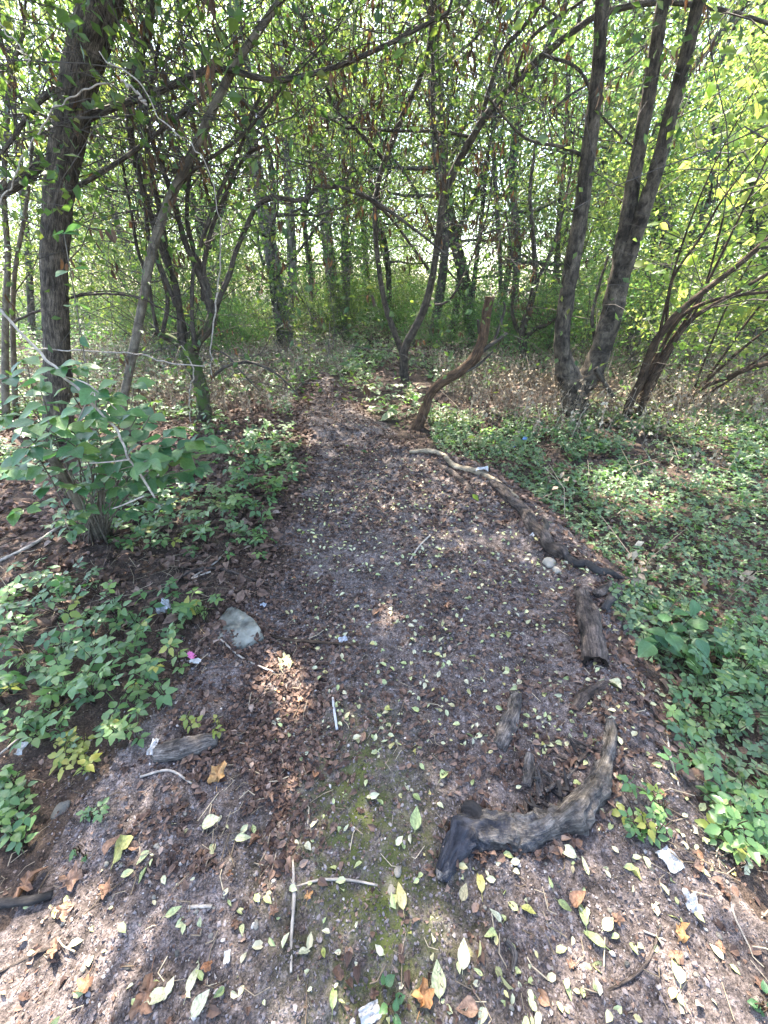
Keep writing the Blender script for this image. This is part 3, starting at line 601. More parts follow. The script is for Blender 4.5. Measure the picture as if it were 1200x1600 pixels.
# background wood: a few kinds of tree and bush, each copied as whole things
def proto(seed, h, trunk_r, lev, per, size, leafmat, low, spread, bush=False):
    T = Tree(seed); rg = T.rng
    if bush:
        for k in range(7): q = rg.normal(0, 1, 3); q[2] = abs(q[2]) + .5; T.grow([rg.normal(0, .15), rg.normal(0, .15), 0], q, h * .8, .015, lev, .1, 6, .2, (3, 5))
    else:
        P = np.array([[0, 0, -.1], [rg.normal(0, .1), rg.normal(0, .1), h * .25], [rg.normal(0, .25), rg.normal(0, .25), h * .5], [rg.normal(0, .35), rg.normal(0, .35), h * .75]]); Pn, rn = resample(P, np.linspace(trunk_r, trunk_r * .45, 4), 14); T.tubes.append((Pn, rn))
        for k in range(9):
            i = rg.integers(int(low * 14), 14); q = rg.normal(0, 1, 3); q[2] = abs(q[2]) * .5; T.grow(Pn[i], q, h * .34, rn[i] * .45, lev, .06, 6, .18, (3, 5))
        T.grow(Pn[-1], [0, 0, 1], h * .3, rn[-1], lev, .1)
    mb, n = leaves_of(T, per, spread, size, seed + 1, prune=False)
    return [('trunk', tubes_mb(T.tubes, 7).mesh('trunk') if T.tubes else None, 'bark_bg', None), ('twigs', tubes_mb(T.twigs, 3).mesh('twigs') if T.twigs else None, 'twig', 'stuff'), ('crown', mb.mesh('crown', False), leafmat, 'stuff')], n
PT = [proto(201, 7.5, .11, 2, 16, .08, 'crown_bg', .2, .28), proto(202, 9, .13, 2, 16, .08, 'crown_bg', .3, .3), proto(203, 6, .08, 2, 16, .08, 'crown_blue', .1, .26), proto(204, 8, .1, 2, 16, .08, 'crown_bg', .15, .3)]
PB = [proto(211, 2.2, 0, 2, 11, .065, 'crown_bg', 0, .14, True), proto(212, 1.7, 0, 2, 11, .06, 'crown_blue', 0, .12, True), proto(213, 2.8, 0, 2, 10, .07, 'crown_bg', 0, .17, True)]
for pr, n in PT + PB:
    for nm, me, mt, kd in pr:
        if me and not len(me.materials): me.materials.append(M[mt])
def place(pr, name, x, y, rz, s, label, cat, group):
    root = empty(name, (x, y, terrain(x, y)), label, cat, group); root.rotation_euler = (0, 0, rz); root.scale = (s, s, s)
    for nm, me, mt, kd in pr[0]:
        if me is None: continue
        o = bpy.data.objects.new(nm, me); COL.objects.link(o); o.parent = root; tag(o, kind=kd)
PL_ = proto(221, 4.2, .03, 2, 12, .075, 'lime_many', .15, .22)
for nm, me, mt, kd in PL_[0]:
    if me and not len(me.materials): me.materials.append(M[mt])
for k, (x, y, lab) in enumerate(((9.4, 8.2, 'lime leaved young tree glowing at the far right behind the shrubs'), (6.6, 7.4, 'second lime leaved young tree, farther right at the photo border'), (7.0, 9.4, 'lime leaved young tree between forked tree and grey-blue trunk'))):
    place(PL_, 'tree', x, y, k * 2.1, 1 + .1 * k, lab, 'tree', 'lime leaved young trees at the right')
for k, (x, y) in enumerate(((1.5, 13.2), (3.6, 12.2), (5.4, 13.6), (2.6, 16), (4.6, 17.5), (.2, 16.5), (-2.4, 14.5), (7, 12), (-5.2, 13), (8.6, 14.5))):
    place(PT[(1, 3, 2, 0)[k % 4]], 'tree', x, y, k * 1.7, 1.15 + .04 * (k % 4), 'leafy young tree in the sunlit wood behind the nearer trunks', 'tree', 'leafy young trees in the sunlit wood behind')
rg = np.random.default_rng(5)
for k in range(40):
    y = 11 + 22 * (k / 40) ** .9 + rg.uniform(-1, 1); x = rg.uniform(-1, 1) * (y * .95 + 1)
    if abs(x) < 1.2 and y < 16: x += 3
    place(PT[k % 4], 'tree', x, y, rg.uniform(0, 6.28), rg.uniform(.8, 1.25), 'leafy young tree in the sunlit wood behind the nearer trunks', 'tree', 'leafy young trees in the sunlit wood behind')
for k, (x, y, sc_) in enumerate(((-1.6, 19, 1.1), (.6, 21, 1.2), (2.6, 17, 1.0), (4.6, 15, 1.0), (-4.2, 16, 1.1), (1.6, 24, 1.3), (-.6, 26, 1.4), (3.8, 22, 1.3), (6.2, 12.5, 1.0), (5., 11, .8), (7.5, 16, 1.2), (-3, 23, 1.3), (3.2, 13, .8), (1.8, 11.6, .7), (-2.4, 11.2, .7), (3.1, 10.4, .6), (-3.6, 9.8, .65), (4.4, 9.4, .6), (.9, 13.8, .8), (-1.2, 13, .7))):
    place(PB[(1, 0, 1, 1, 2, 1, 0, 1, 1, 1, 1, 0, 1)[k % 13]], 'bush', x, y, k * 1.3, sc_, 'leafy green bush growing between the trunks behind the path', 'bush', 'leafy bushes between the trunks')
for k in range(34):
    y = 8 + 14 * (k / 34) + rg.uniform(-.6, .6); x = rg.uniform(-1, 1) * (y * .95 + .5)
    if abs(x) < 3.6 and y < 15: x = math.copysign(3.6 + abs(x) * .5, x)
    place(PB[k % 3], 'bush', x, y, rg.uniform(0, 6.28), rg.uniform(.7, 1.2), 'leafy green bush growing between the trunks behind the path', 'bush', 'leafy bushes between the trunks')
# the far wood, one mass
rg = np.random.default_rng(6); n = 2300
C = np.stack([rg.uniform(-1, 1, n), rg.uniform(24, 50, n), rg.uniform(.005, 1, n) ** .95 * 21], -1); C[:, 0] *= C[:, 1] * 1.15
P = np.repeat(C, 100, 0) + rg.normal(0, 1, (n * 100, 3)) * [1.2, 1.2, .8]; mb = MB()
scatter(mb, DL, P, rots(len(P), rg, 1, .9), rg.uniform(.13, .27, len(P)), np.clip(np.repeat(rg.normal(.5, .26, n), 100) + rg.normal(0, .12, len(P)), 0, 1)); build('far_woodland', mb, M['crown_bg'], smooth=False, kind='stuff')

# ------------------------------------------------------------------ plants built leaf by leaf
def leaf_mesh(name, VF, mat, petiole=0.0):
    mb = MB(); V, F = VF; mb.add(V, F)
    if petiole: tube(mb, [[0, 0, 0], [0, -petiole * .5, .01], [0, -petiole, -.02]], .012, 4, cap=False)
    me = mb.mesh(name); me.materials.append(M[mat]); return me
ovate = lambda wd, p=1.0: (lambda y: max(wd * .5 * math.sin(math.pi * min(1, (y ** .75) * (1 - .02))) * (1 - .25 * y), .004))
SHL = [leaf_mesh('shrub_leaf', blade(ovate(.85), 10, 2, .06, .1 + .06 * k, .05 + .06 * (k == 2), .03, k, .03), 'shrub', .12) for k in range(4)]
def compound(n, seed, mat, serr=.08):
    rg = np.random.default_rng(seed); V, F = blade(ovate(.6), 8, 1, .1, .18, .12, .04, seed, serr); mb = MB()
    for k, an in enumerate([0, 75, -75] if n == 3 else [0, 62, -62, 128, -128]):
        c, s = math.cos(R(an + rg.normal(0, 6))), math.sin(R(an)); q = V * (.55 if k == 0 else .46) * [1.15, 1, 1] + [0, .16 if k == 0 else .08, 0]
        mb.add(np.stack([q[:, 0] * c + q[:, 1] * s, -q[:, 0] * s + q[:, 1] * c, q[:, 2] - (.15 if an else 0) * q[:, 1]], -1), F)
    tube(mb, [[0, .06, 0], [0, -.2, -.03], [0, -.5, -.16]], .011, 4, cap=False)
    me = mb.mesh('leaf'); me.materials.append(M[mat]); return me
BRL = [compound(3, 1, 'bramble'), compound(3, 2, 'bramble'), compound(5, 3, 'bramble'), compound(3, 4, 'bramble')]
YEL = [compound(3, 5, 'yellowing'), compound(3, 6, 'yellowing')]
LIML = [leaf_mesh('leaf', blade(ovate(.62), 8, 1, .1, .1 + .1 * k, .12, .03, k, .05), 'lime', .1) for k in range(3)]
def frame(n, ax):
    n = norm(n); ax = norm(ax - n * np.dot(ax, n)); return np.stack([np.cross(ax, n), ax, n], -1)

# broad-leaved shrub in the left foreground
rg = np.random.default_rng(77)
base = G(150, 838); root = empty('leafy_shrub', base, 'broad-leaved blue-green shrub in the left foreground with pale stems', 'shrub')
tips = [(15, 590, 1.75), (60, 600, 1.6), (120, 575, 1.8), (175, 620, 1.7), (235, 650, 1.75), (320, 688, 1.9), (285, 745, 1.95), (50, 700, 1.6), (115, 700, 1.6), (180, 690, 1.7), (5, 650, 1.6), (25, 800, 1.75), (215, 705, 1.65),
        (250, 700, 1.8), (150, 655, 1.65), (90, 650, 1.5), (70, 760, 1.75), (200, 760, 1.9), (-40, 620, 1.55), (-30, 720, 1.6), (130, 760, 1.8), (210, 600, 2.1), (255, 745, 2.0), (300, 690, 1.7), (335, 700, 1.8), (270, 670, 1.6), (230, 720, 1.55), (150, 610, 1.7), (90, 575, 1.7), (40, 560, 1.8), (200, 800, 2.1), (130, 800, 2.0), (255, 790, 2.1), (110, 830, 2.0), (310, 730, 1.9), (190, 650, 2.0), (280, 705, 1.8), (220, 640, 1.9), (20, 730, 1.9), (100, 365, 2.3), (60, 660, 1.45)]
nl = 0
for k, (a, b, yy) in enumerate(tips):
    e = at(a, b, yy); m = (base + e) / 2 + [rg.normal(0, .06), .05 + rg.normal(0, .05), .14]; st = base + [rg.normal(0, .05), rg.normal(0, .05), -.03]
    P, r = resample([st, m, e], [.006 if k < 4 else .0032, .0035, .002], 12); mb = MB(); tube(mb, P, r, 6, None, .1, k); build('stem', mb, M['bark_tan'], root)
    side = norm(np.cross(P[-1] - P[-3], [0, 0, 1]))
    for i in range(6, 12):
        for sg in (1, -1):
            if rg.random() < .12: continue
            ax = norm(side * sg + norm(P[i] - P[i - 1]) * .7 + rg.normal(0, .3, 3)); nn = np.array([0, -.25, 1]) + rg.normal(0, .3, 3); sz = rg.uniform(.055, .1) * (.75 if i < 8 else 1)
            inst('leaf', SHL[int(rg.integers(4))], P[i] + ax * sz * .12, frame(nn, ax + [0, 0, -.15]), sz, root); nl += 1
    inst('leaf', SHL[k % 4], e, frame(np.array([0, -.3, 1]), norm(P[-1] - P[-2]) + [0, 0, -.2]), .085, root)
# stout old stump-like stem
P, r = px_trunk([(160, 838, 26), (140, 812, 22), (118, 775, 20), (98, 742, 18), (80, 712, 15)], 2.33, 2.0); mb = MB(); P[0, 2] -= .05; tube(mb, P, r, 14, 30, .1, 8); build('stem', mb, M['bark_tan'], root)
P, r = px_trunk([(165, 836, 18), (158, 800, 14), (160, 760, 10), (170, 720, 8)], 2.35, 2.1); mb = MB(); tube(mb, P, r, 10, 20, .1, 9); build('stem', mb, M['bark_tan'], root)
# long bleached twig in front of it
P, r = px_trunk([(-20, 455, 7), (0, 482, 7), (45, 535, 7), (100, 588, 7), (150, 640, 6), (182, 675, 6), (203, 720, 5), (225, 752, 5), (242, 778, 4)], 1.75, 1.6)
P, r = resample(P, r * .8, 24); P[1:-1] += rg.normal(0, .004, (22, 3)); mb = MB(); tube(mb, P, r, 8, 90, .2, 4)
for pts, y0 in (([(100, 588, 3), (140, 602, 3), (182, 640, 2)], 1.69), ([(203, 718, 4), (170, 722, 3), (140, 724, 3)], 1.63), ([(225, 775, 3), (190, 790, 3), (175, 795, 2)], 1.6), ([(150, 640, 2), (145, 612, 2), (120, 660, 2)], 1.66)):
    p2, r2 = px_trunk(pts, y0); tube(mb, p2, r2, 5, 10, .1, 2)
build('twig', mb, M['dead_twig'], origin=P[-1], label='long bleached bare twig slanting down across the broad-leaved shrub', cat='twig')
for pts, yd, lab in (([(82, 152, 3), (60, 110, 3), (150, 72, 3), (165, 100, 4), (185, 107, 4), (215, 130, 3), (240, 165, 3)], 3.0, 0),):
    pass
TW = [([(-10, 20, 4), (10, 50, 4), (35, 80, 3), (48, 110, 2)], 2.6, 'bleached twig hanging in the top left corner'),
      ([(155, 80, 3), (172, 98, 4), (190, 107, 4), (215, 125, 4), (232, 150, 3), (250, 185, 3), (300, 225, 3), (325, 265, 2), (343, 340, 2)], 3.4, 'pale bare twig bending down in front of the mossy tree top'),
      ([(190, 128, 6), (205, 138, 6), (220, 152, 5), (230, 164, 5)], 3.4, 'short pale broken stub of twig beside the furrowed trunk'),
      ([(0, 320, 4), (60, 205, 4), (115, 150, 4), (172, 130, 4)], 3.6, 'thin pale branch crossing in front of the furrowed trunk'),
      ([(110, 460, 3), (180, 455, 3), (260, 470, 2), (330, 425, 2)], 4.2, 'thin horizontal twig between furrowed trunk and mossy tree'),
      ([(20, 505, 7), (60, 485, 7), (110, 466, 7), (160, 459, 6), (215, 465, 6), (265, 490, 4), (300, 512, 3)], 4.6, 'curved brown dead bough passing behind the furrowed trunk'),
      ([(40, 545, 4), (120, 548, 4), (210, 552, 4), (265, 568, 3), (320, 572, 3)], 4.2, 'thin grey dead stem lying level before the mossy tree'),
      ([(345, 340, 3), (344, 420, 3), (338, 470, 4), (330, 540, 3), (332, 595, 2)], 4.5, 'pale dead vine hanging beside the mossy fork'),
      ([(283, 540, 3), (300, 570, 3), (303, 590, 3), (296, 610, 3), (298, 660, 2)], 4.7, 'pale kinked dead stem before the mossy trunk')]
for pts, yd, lab in TW:
    P, r = px_trunk(pts, yd); P, r = resample(P, r * .72, 26); P[1:-1] += np.random.default_rng(len(lab)).normal(0, .006, (24, 3)); mb = MB(); tube(mb, P, r, 6, 60, .2, len(lab)); build('twig', mb, M['brown_wood' if 'brown' in lab or 'horizontal' in lab else 'dead_twig'], origin=P[0], label=lab, cat='twig')

# lime-leaved sapling at the right
rg = np.random.default_rng(91); base = np.array([7.2, 5.9, 0.0]); base[2] = terrain(7.2, 5.9); root = empty('sapling', base, 'lime-green leafy sapling glowing in the sun at the right edge', 'sapling')
sap = [(1130, 470, 5.7), (1060, 470, 5.8), (1010, 415, 6.0), (1090, 400, 5.7), (1150, 380, 5.5), (1030, 350, 5.8), (1100, 310, 5.7), (1170, 300, 5.5), (1080, 250, 5.8), (1140, 210, 5.5), (1190, 150, 5.5), (1110, 130, 5.7), (1160, 60, 5.5), (1050, 540, 6.0), (1120, 420, 5.3), (1010, 500, 6.5), (1180, 420, 5.5), (1120, 20, 5.7), (1190, 230, 5.3), (1065, 190, 5.8)]
for k, (a, b, yy) in enumerate(sap):
    e = at(a, b, yy); P, r = resample([base + [0, 0, -.03], base * .45 + e * .55 + [.12, .1, .25], e], [.008, .005, .002], 14); mb = MB(); tube(mb, P, r, 5, None, 0, k, cap=False); build('stem', mb, M['bark_rust'], root)
    for i in range(5, 14):
        for sg in ((1, -1) if i > 7 else (1,)):
            ax = norm(np.cross(P[i] - P[i - 1], [0, 0, 1])) * sg + norm(P[i] - P[i - 1]) * .6 + rg.normal(0, .45, 3) + [0, 0, -.35]
            inst('leaf', LIML[int(rg.integers(3))], P[i], frame(np.array([-.1, -.75, .65]) + rg.normal(0, .4, 3), norm(ax)), rg.uniform(.13, .21), root)

# bramble and nettle patches: leaves one by one
def patch(name, label, cat, polys, count, meshes, size, hgt, seed, extra=None, emin=.02):
    rg = np.random.default_rng(seed); allp = np.vstack([sample_px(p, c, rg) for p, c in zip(polys, count)]); g = G(allp[:, 0], allp[:, 1]); c = g.mean(0)
    root = empty(name, (c[0], c[1], terrain(c[0], c[1])), label, cat); mb = MB(); nst = max(4, len(g) // 5)
    crown = g[rg.integers(0, len(g), nst)]
    for q in g:
        hz = rg.uniform(emin, hgt); top = q + [0, 0, hz]; ax = norm(rg.normal(0, 1, 3) * [1, 1, .15]); nn = np.array([0, -.12, 1]) + rg.normal(0, .28, 3); sz = rg.uniform(*size)
        ms = meshes if (extra is None or rg.random() > extra[1]) else extra[0]
        fr = frame(nn, ax); inst('leaf', ms[int(rg.integers(len(ms)))], top, fr, sz, root)
        f = top + fr @ np.array([0, -.5, -.16]) * sz
        s0 = crown[np.argmin(((crown - q) ** 2).sum(1))]; mid = (s0 + f) / 2 + [0, 0, .03]; base_ = np.array([s0[0], s0[1], terrain(s0[0], s0[1]) - .01])
        tube(mb, [base_, mid, f], [.0022, .0018, .0012], 4, 5, cap=False)
    build('stems', mb, M['bark_rust'], root, kind='stuff'); return root
patch('bramble', 'large bramble patch left of the flat stone slab', 'bramble', [[(20, 915), (120, 900), (215, 950), (285, 985), (290, 1080), (250, 1105), (170, 1110), (60, 1130), (0, 1120), (0, 960)], [(250, 930), (345, 950), (350, 985), (280, 990)]], (215, 22), BRL, (.06, .11), .2, 301, (YEL, .04))
patch('bramble', 'small yellowing bramble tuft above the broken branch stub', 'bramble', [[(80, 1150), (150, 1160), (160, 1215), (100, 1215)]], (18,), YEL, (.05, .085), .1, 302)
patch('bramble', 'low dark bramble strip between large patch and the branch stub', 'bramble', [[(0, 1120), (160, 1105), (240, 1120), (230, 1165), (140, 1180), (40, 1200), (0, 1190)]], (46,), BRL, (.05, .09), .12, 303, (YEL, .1))
patch('bramble', 'bramble clump at the left border beside the grey stone', 'bramble', [[(0, 1220), (55, 1225), (70, 1290), (40, 1325), (0, 1330)]], (34,), BRL, (.05, .085), .1, 304)
patch('bramble', 'leafy bramble under the broad-leaved shrub', 'bramble', [[(150, 800), (260, 770), (330, 800), (345, 850), (300, 870), (200, 880), (170, 850)]], (60,), BRL, (.08, .13), .16, 305, (YEL, .12))
patch('bramble', 'bramble mound hugging the left edge of the path', 'bramble', [[(330, 690), (430, 680), (490, 725), (450, 790), (400, 830), (350, 800)]], (120,), BRL, (.09, .14), .22, 306)
patch('bramble', 'sparse bramble sprigs on bare soil below the mound', 'bramble', [[(350, 800), (430, 790), (440, 870), (360, 880)]], (34,), BRL, (.06, .1), .14, 307)
patch('bramble', 'bramble at the foot of the mossy small tree', 'bramble', [[(290, 640), (350, 640), (360, 690), (300, 690)]], (30,), BRL, (.1, .15), .2, 308)
patch('bramble', 'tall bluish leafy plant standing out of the right ground cover', 'plant', [[(1010, 975), (1110, 955), (1120, 1040), (1050, 1060), (995, 1040)]], (30,), SHL, (.06, .11), .2, 309)
patch('bramble', 'bramble patch at the bottom right above the white paper', 'bramble', [[(1080, 1240), (1200, 1220), (1200, 1330), (1120, 1340)]], (50,), BRL, (.05, .09), .12, 310, (YEL, .1))
patch('bramble', 'thin bramble sprigs beside the tip of the burnt log', 'bramble', [[(945, 1230), (1030, 1240), (1040, 1320), (970, 1310)]], (22,), BRL, (.04, .07), .08, 311, (YEL, .15))
patch('bramble', 'bramble trailing on the bare bank at the right border', 'bramble', [[(1030, 1080), (1100, 1120), (1100, 1220), (1040, 1220)]], (34,), BRL, (.045, .08), .1, 312)
patch('bramble', 'dense bramble at the right border level with the sawn log', 'bramble', [[(1050, 1050), (1200, 960), (1200, 1160), (1100, 1160)]], (110,), BRL, (.05, .09), .2, 313)
patch('seedling', 'small round-leaved seedling at the bottom centre of the path', 'seedling', [[(595, 1520), (625, 1520), (620, 1600), (605, 1600)]], (7,), SHL, (.02, .03), .03, 314, None, .01)
patch('seedling', 'tiny seedling on bare soil under the maple leaf', 'seedling', [[(115, 1325), (140, 1325), (140, 1345), (115, 1345)]], (5,), SHL, (.015, .025), .02, 315, None, .01)
patch('seedling', 'green sprig growing beside the small grey stone', 'seedling', [[(135, 1255), (165, 1255), (165, 1280), (135, 1280)]], (7,), BRL, (.03, .05), .04, 316)
patch('seedling', 'green sprig standing above the broken branch stub', 'seedling', [[(290, 1130), (345, 1120), (345, 1150), (300, 1155)]], (7,), YEL, (.04, .06), .05, 317)
patch('seedling', 'small seedling at the bottom right corner', 'seedling', [[(1165, 1550), (1195, 1550), (1195, 1590), (1165, 1590)]], (6,), SHL, (.02, .035), .03, 318, None, .01)

# ground cover that no one could count
rg = np.random.default_rng(400); mb = MB()
def area(n, x0, x1, y0, y1): return rg.uniform(x0, x1, n), rg.uniform(y0, y1, n)
x, y = area(27000, .6, 6.0, .45, 5.4); l, r = path_x(y)
k = (x > r + .05 + .26 * fbm(x * 2, y * 2, s=8, o=3)) & (fbm(x * 2.1, y * 2.1, s=12, o=3) + .3 * np.minimum(x - r, 1.2) > -.3); x, y = x[k], y[k]
hz = rg.uniform(.02, .17, len(x)) * np.clip((x - path_x(y)[1]) * 1.3, .3, 1); n = len(x)
hue = np.clip(.42 + .22 * fbm(x * .9, y * .9, s=60, o=2) + rg.normal(0, .18, n), 0, 1)
scatter(mb, T_tri(3), np.stack([x, y, terrain(x, y) + hz], -1), rots(n, rg, 1, .45), rg.uniform(.035, .075, n) * (1 + .35 * vnoise(x * 1.3, y * 1.3, s=77)), hue)
x, y = area(4200, -6, -.7, 2.2, 5.6); l, r = path_x(y); k = (x < l - .1) & (fbm(x * 1.5, y * 1.5, s=15, o=3) > .05); x, y = x[k], y[k]; n = len(x)
scatter(mb, T_tri(3), np.stack([x, y, terrain(x, y) + rg.uniform(.02, .2, n)], -1), rots(n, rg, 1, .35), rg.uniform(.06, .11, n), np.clip(rg.normal(.4, .2, n), 0, 1))
x, y = area(30000, -13, 14, 5.0, 14); k = (path_sd(x, y) < -.05 + .45 * sstep(6.2, 9, y)) & (fbm(x * .7, y * .7, s=18, o=3) > -.35); x, y = x[k], y[k]; n = len(x)
scatter(mb, T_tri(3), np.stack([x, y, terrain(x, y) + rg.uniform(.03, .45, n) ** 1.3], -1), rots(n, rg, 1, .4), rg.uniform(.08, .15, n), np.clip(.45 + .25 * fbm(x * .5, y * .5, s=61, o=2) + rg.normal(0, .2, n), 0, 1))
x, y = area(14000, -28, 28, 13, 30); k = path_sd(x, y) < 0; x, y = x[k], y[k]; n = len(x)
scatter(mb, T_tri(3), np.stack([x, y, terrain(x, y) + rg.uniform(.05, .8, n)], -1), rots(n, rg, 1, .5), rg.uniform(.15, .3, n), np.clip(rg.normal(.5, .2, n), 0, 1))
build('ground_cover', mb, M['cover'], smooth=False, kind='stuff')
# dry stalks and seed heads
mb = MB(); n = 0
for x0, x1, y0, y1, cnt in ((-7, -.8, 5.2, 11, 3000), (1.0, 8, 5, 9.5, 2600), (-12, 12, 9, 18, 1800), (1.6, 6, 4.3, 5.8, 420), (1.2, 5, 1.4, 3.8, 70)):
    X_, Y_ = area(cnt, x0, x1, y0, y1)
    for x, y in zip(X_, Y_):
        if path_sd(x, y) > -.1 + .45 * float(sstep(6.5, 9, y)): continue
        h = rg.uniform(.12, .62); b = np.array([x, y, terrain(x, y)]); d = rg.normal(0, .25, 2); q = rg.random()
        tube(mb, [b, b + [d[0] * h * .4, d[1] * h * .4, h * .6], b + [d[0] * h * 1.5, d[1] * h * 1.5, h]], [.003, .0025, .0015], 3, None, cap=False, rnd=q)
        m = int(rg.integers(3, 8)); pp = b + np.stack([d[0] * h * rg.random(m), d[1] * h * rg.random(m), h * rg.uniform(.3, 1, m)], -1)
        scatter(mb, DL, pp, hang(m, rg, .4), rg.uniform(.03, .07, m), np.clip(q + rg.normal(0, .2, m), 0, 1))
build('undergrowth', mb, M['dry'], smooth=False, kind='stuff')

# ------------------------------------------------------------------ leaf litter, grit, fallen leaves
rg = np.random.default_rng(500); mb = MB(); LB = [lobed(5, .45, k, .14) for k in range(3)]; LS = T_leaf(.7, .2, .35)
def add_litter(x, y, sz, hue, lift=.012, tm=None):
    n = len(x)
    if not n: return
    P = np.stack([x, y, terrain(x, y) + rg.uniform(.002, lift, n)], -1); ro = rots(n, rg, 1, .42); s = rg.uniform(*sz, n)
    scatter(mb, tm or LS, P, ro, s, hue)
spine = np.array([(470, 800), (480, 900), (440, 1000), (455, 1080), (425, 1170), (390, 1260), (330, 1330)], float)
t_ = rg.uniform(0, 6, 6400); ip = np.minimum(t_.astype(int), 5); p = spine[ip] + (spine[ip + 1] - spine[ip]) * (t_ - ip)[:, None] + rg.normal(0, 1, (6400, 2)) * [66, 36]
g = G(p[:, 0], p[:, 1]); g = g[fbm(g[:, 0] * 7, g[:, 1] * 7, s=90, o=3) > -.25]
add_litter(g[:, 0], g[:, 1], (.007, .03), np.clip(rg.normal(.33, .27, len(g)), 0, 1), .012)
x, y = area(12500, -1.6, 1.3, .7, 4.2); k = (path_sd(x, y) > -.2) & (fbm(x * 3, y * 3, s=97, o=3) > -.3); add_litter(x[k], y[k], (.012, .036), np.clip(rg.normal(.36, .27, k.sum()), 0, 1), .01)
x, y = area(5200, -2.4, 2.4, .1, 3.2); k = fbm(x * 4, y * 4, s=91, o=3) > -.15; add_litter(x[k], y[k], (.008, .034), np.clip(rg.normal(.42, .27, k.sum()), 0, 1), .008)
x, y = area(9000, -1.9, 1.9, .1, 2.4); add_litter(x, y, (.004, .014), np.clip(rg.normal(.6, .3, len(x)), 0, 1), .006, T_diamond(.7, .2))
x, y = area(9000, -6, -.5, 1.4, 6); k = path_sd(x, y) < .1; add_litter(x[k], y[k], (.04, .08), np.clip(rg.normal(.42, .22, k.sum()), 0, 1), .025)
x, y = area(8000, .3, 6, .6, 6); k = path_sd(x, y) < .1; add_litter(x[k], y[k], (.03, .065), np.clip(rg.normal(.45, .22, k.sum()), 0, 1), .02)
x, y = area(6000, -1.8, 1.6, 2.4, 7.5); k = path_sd(x, y) > -.1; add_litter(x[k], y[k], (.03, .06), np.clip(rg.normal(.35, .22, k.sum()), 0, 1), .012)
x, y = area(10000, -12, 13, 5.5, 15); add_litter(x, y, (.06, .12), np.clip(rg.normal(.5, .25, len(x)), 0, 1), .03)
build('leaf_litter', mb, M['litter'], smooth=False, kind='stuff')
# grit and pebbles
ico = bpy.data.meshes.new('tmp'); import bmesh
bm = bmesh.new(); bmesh.ops.create_icosphere(bm, subdivisions=1, radius=1); ICO = (np.array([v.co for v in bm.verts]), np.array([[v.index for v in f.verts] for f in bm.faces])); bm.free()
bm = bmesh.new(); bmesh.ops.create_icosphere(bm, subdivisions=3, radius=1); ICO3 = (np.array([v.co for v in bm.verts]), np.array([[v.index for v in f.verts] for f in bm.faces])); bm.free()
bpy.data.meshes.remove(ico)
OCT = (np.array([[1, 0, 0], [-1, 0, 0], [0, 1, 0], [0, -1, 0], [0, 0, .7], [0, 0, -.7]], float), np.array([[0, 2, 4], [2, 1, 4], [1, 3, 4], [3, 0, 4], [2, 0, 5], [1, 2, 5], [3, 1, 5], [0, 3, 5]]))
mb = MB(); rg = np.random.default_rng(510)
for tmpl, n, lo, hi, mn, yr in ((ICO, 5500, .002, .0075, .5, (.1, 2.0)), (OCT, 42000, .0016, .006, .3, (.06, 1.9)), (OCT, 9000, .003, .008, .36, (1.4, 4.2))):
    y = rg.uniform(*yr, n); x = rg.uniform(-1, 1, n) * (.62 + y * .85); k = path_sd(x, y) > -.05 + .1 * rg.normal(size=n); x, y = x[k], y[k]; n = len(x); s = lo + (hi - lo) * rg.random(n) ** 2.2
    V, F = tmpl; ro = rots(n, rg, 0, 1); jit = 1 + .28 * rg.normal(size=(n, len(V), 1)); W = np.einsum('nij,nkj->nki', ro, V[None] * jit * [1.15, .9, .75]) * s[:, None, None]
    W[..., 2] *= .8; W += np.stack([x, y, terrain(x, y) + s * .3], -1)[:, None]
    mb.add(W.reshape(-1, 3), (F[None] + (np.arange(n) * len(V))[:, None, None]).reshape(-1, 3), np.repeat(np.clip(rg.normal(mn, .22, n), 0, 1), len(V)))
build('gravel', mb, M['gravel'], smooth=False, kind='stuff')
def stone_mesh(seed, mat, subd=ICO3, amp=.25, sq=(1, .8, .55)):
    V, F = subd; V = V * (1 + amp * fbm(V[:, 0] * 1.3 + seed, V[:, 1] * 1.3, V[:, 2] * 1.3, s=seed, o=3)[:, None]) * sq
    mb = MB(); mb.add(V, F); me = mb.mesh('stone'); me.materials.append(M[mat]); return me
PBM = [stone_mesh(k, ('stone', 'stone', 'grey_stone')[k % 3], ICO, .5) for k in range(6)]
pts = np.vstack([sample_px([(120, 1230), (1150, 1230), (1200, 1580), (0, 1580)], 60, rg), sample_px([(420, 900), (950, 900), (1000, 1230), (300, 1230)], 40, rg)]); g = G(pts[:, 0], pts[:, 1])
for k, q in enumerate(g):
    inst('pebble', PBM[k % 6], q + [0, 0, .002], rots(1, rg, 3, .4)[0], rg.uniform(.0045, .0095), None, label='small pale pebble lying loose on the bare path soil', cat='pebble', group='small pale pebbles on the path')
for a, b, w_, lab, mt in ((858, 880, 22, 'smooth oval pale stone against the knot of the long log', 'stone'), (870, 893, 14, 'smaller pale stone just below the oval stone', 'stone'), (98, 1266, 24, 'squat grey stone at the left below the bramble clump', 'grey_stone'),
                          (622, 1362, 13, 'cream angular stone on the green moss film', 'stone'), (612, 1392, 14, 'cream stone beside the pale leaf on the moss', 'stone'), (990, 1345, 6, 'little grey pebble above the white paper', 'grey_stone'), (400, 1445, 10, 'white chalky stone left of the thin upright stalk', 'stone'), (330, 1462, 7, 'white rounded stone on soil at lower left', 'stone')):
    q = G(a, b); s = .55 * w_ / FPX * depth_of(q); inst('stone', stone_mesh(w_ + a, mt), q + [0, 0, s * .2], rots(1, rg, 6, .3)[0], s, None, label=lab, cat='stone')
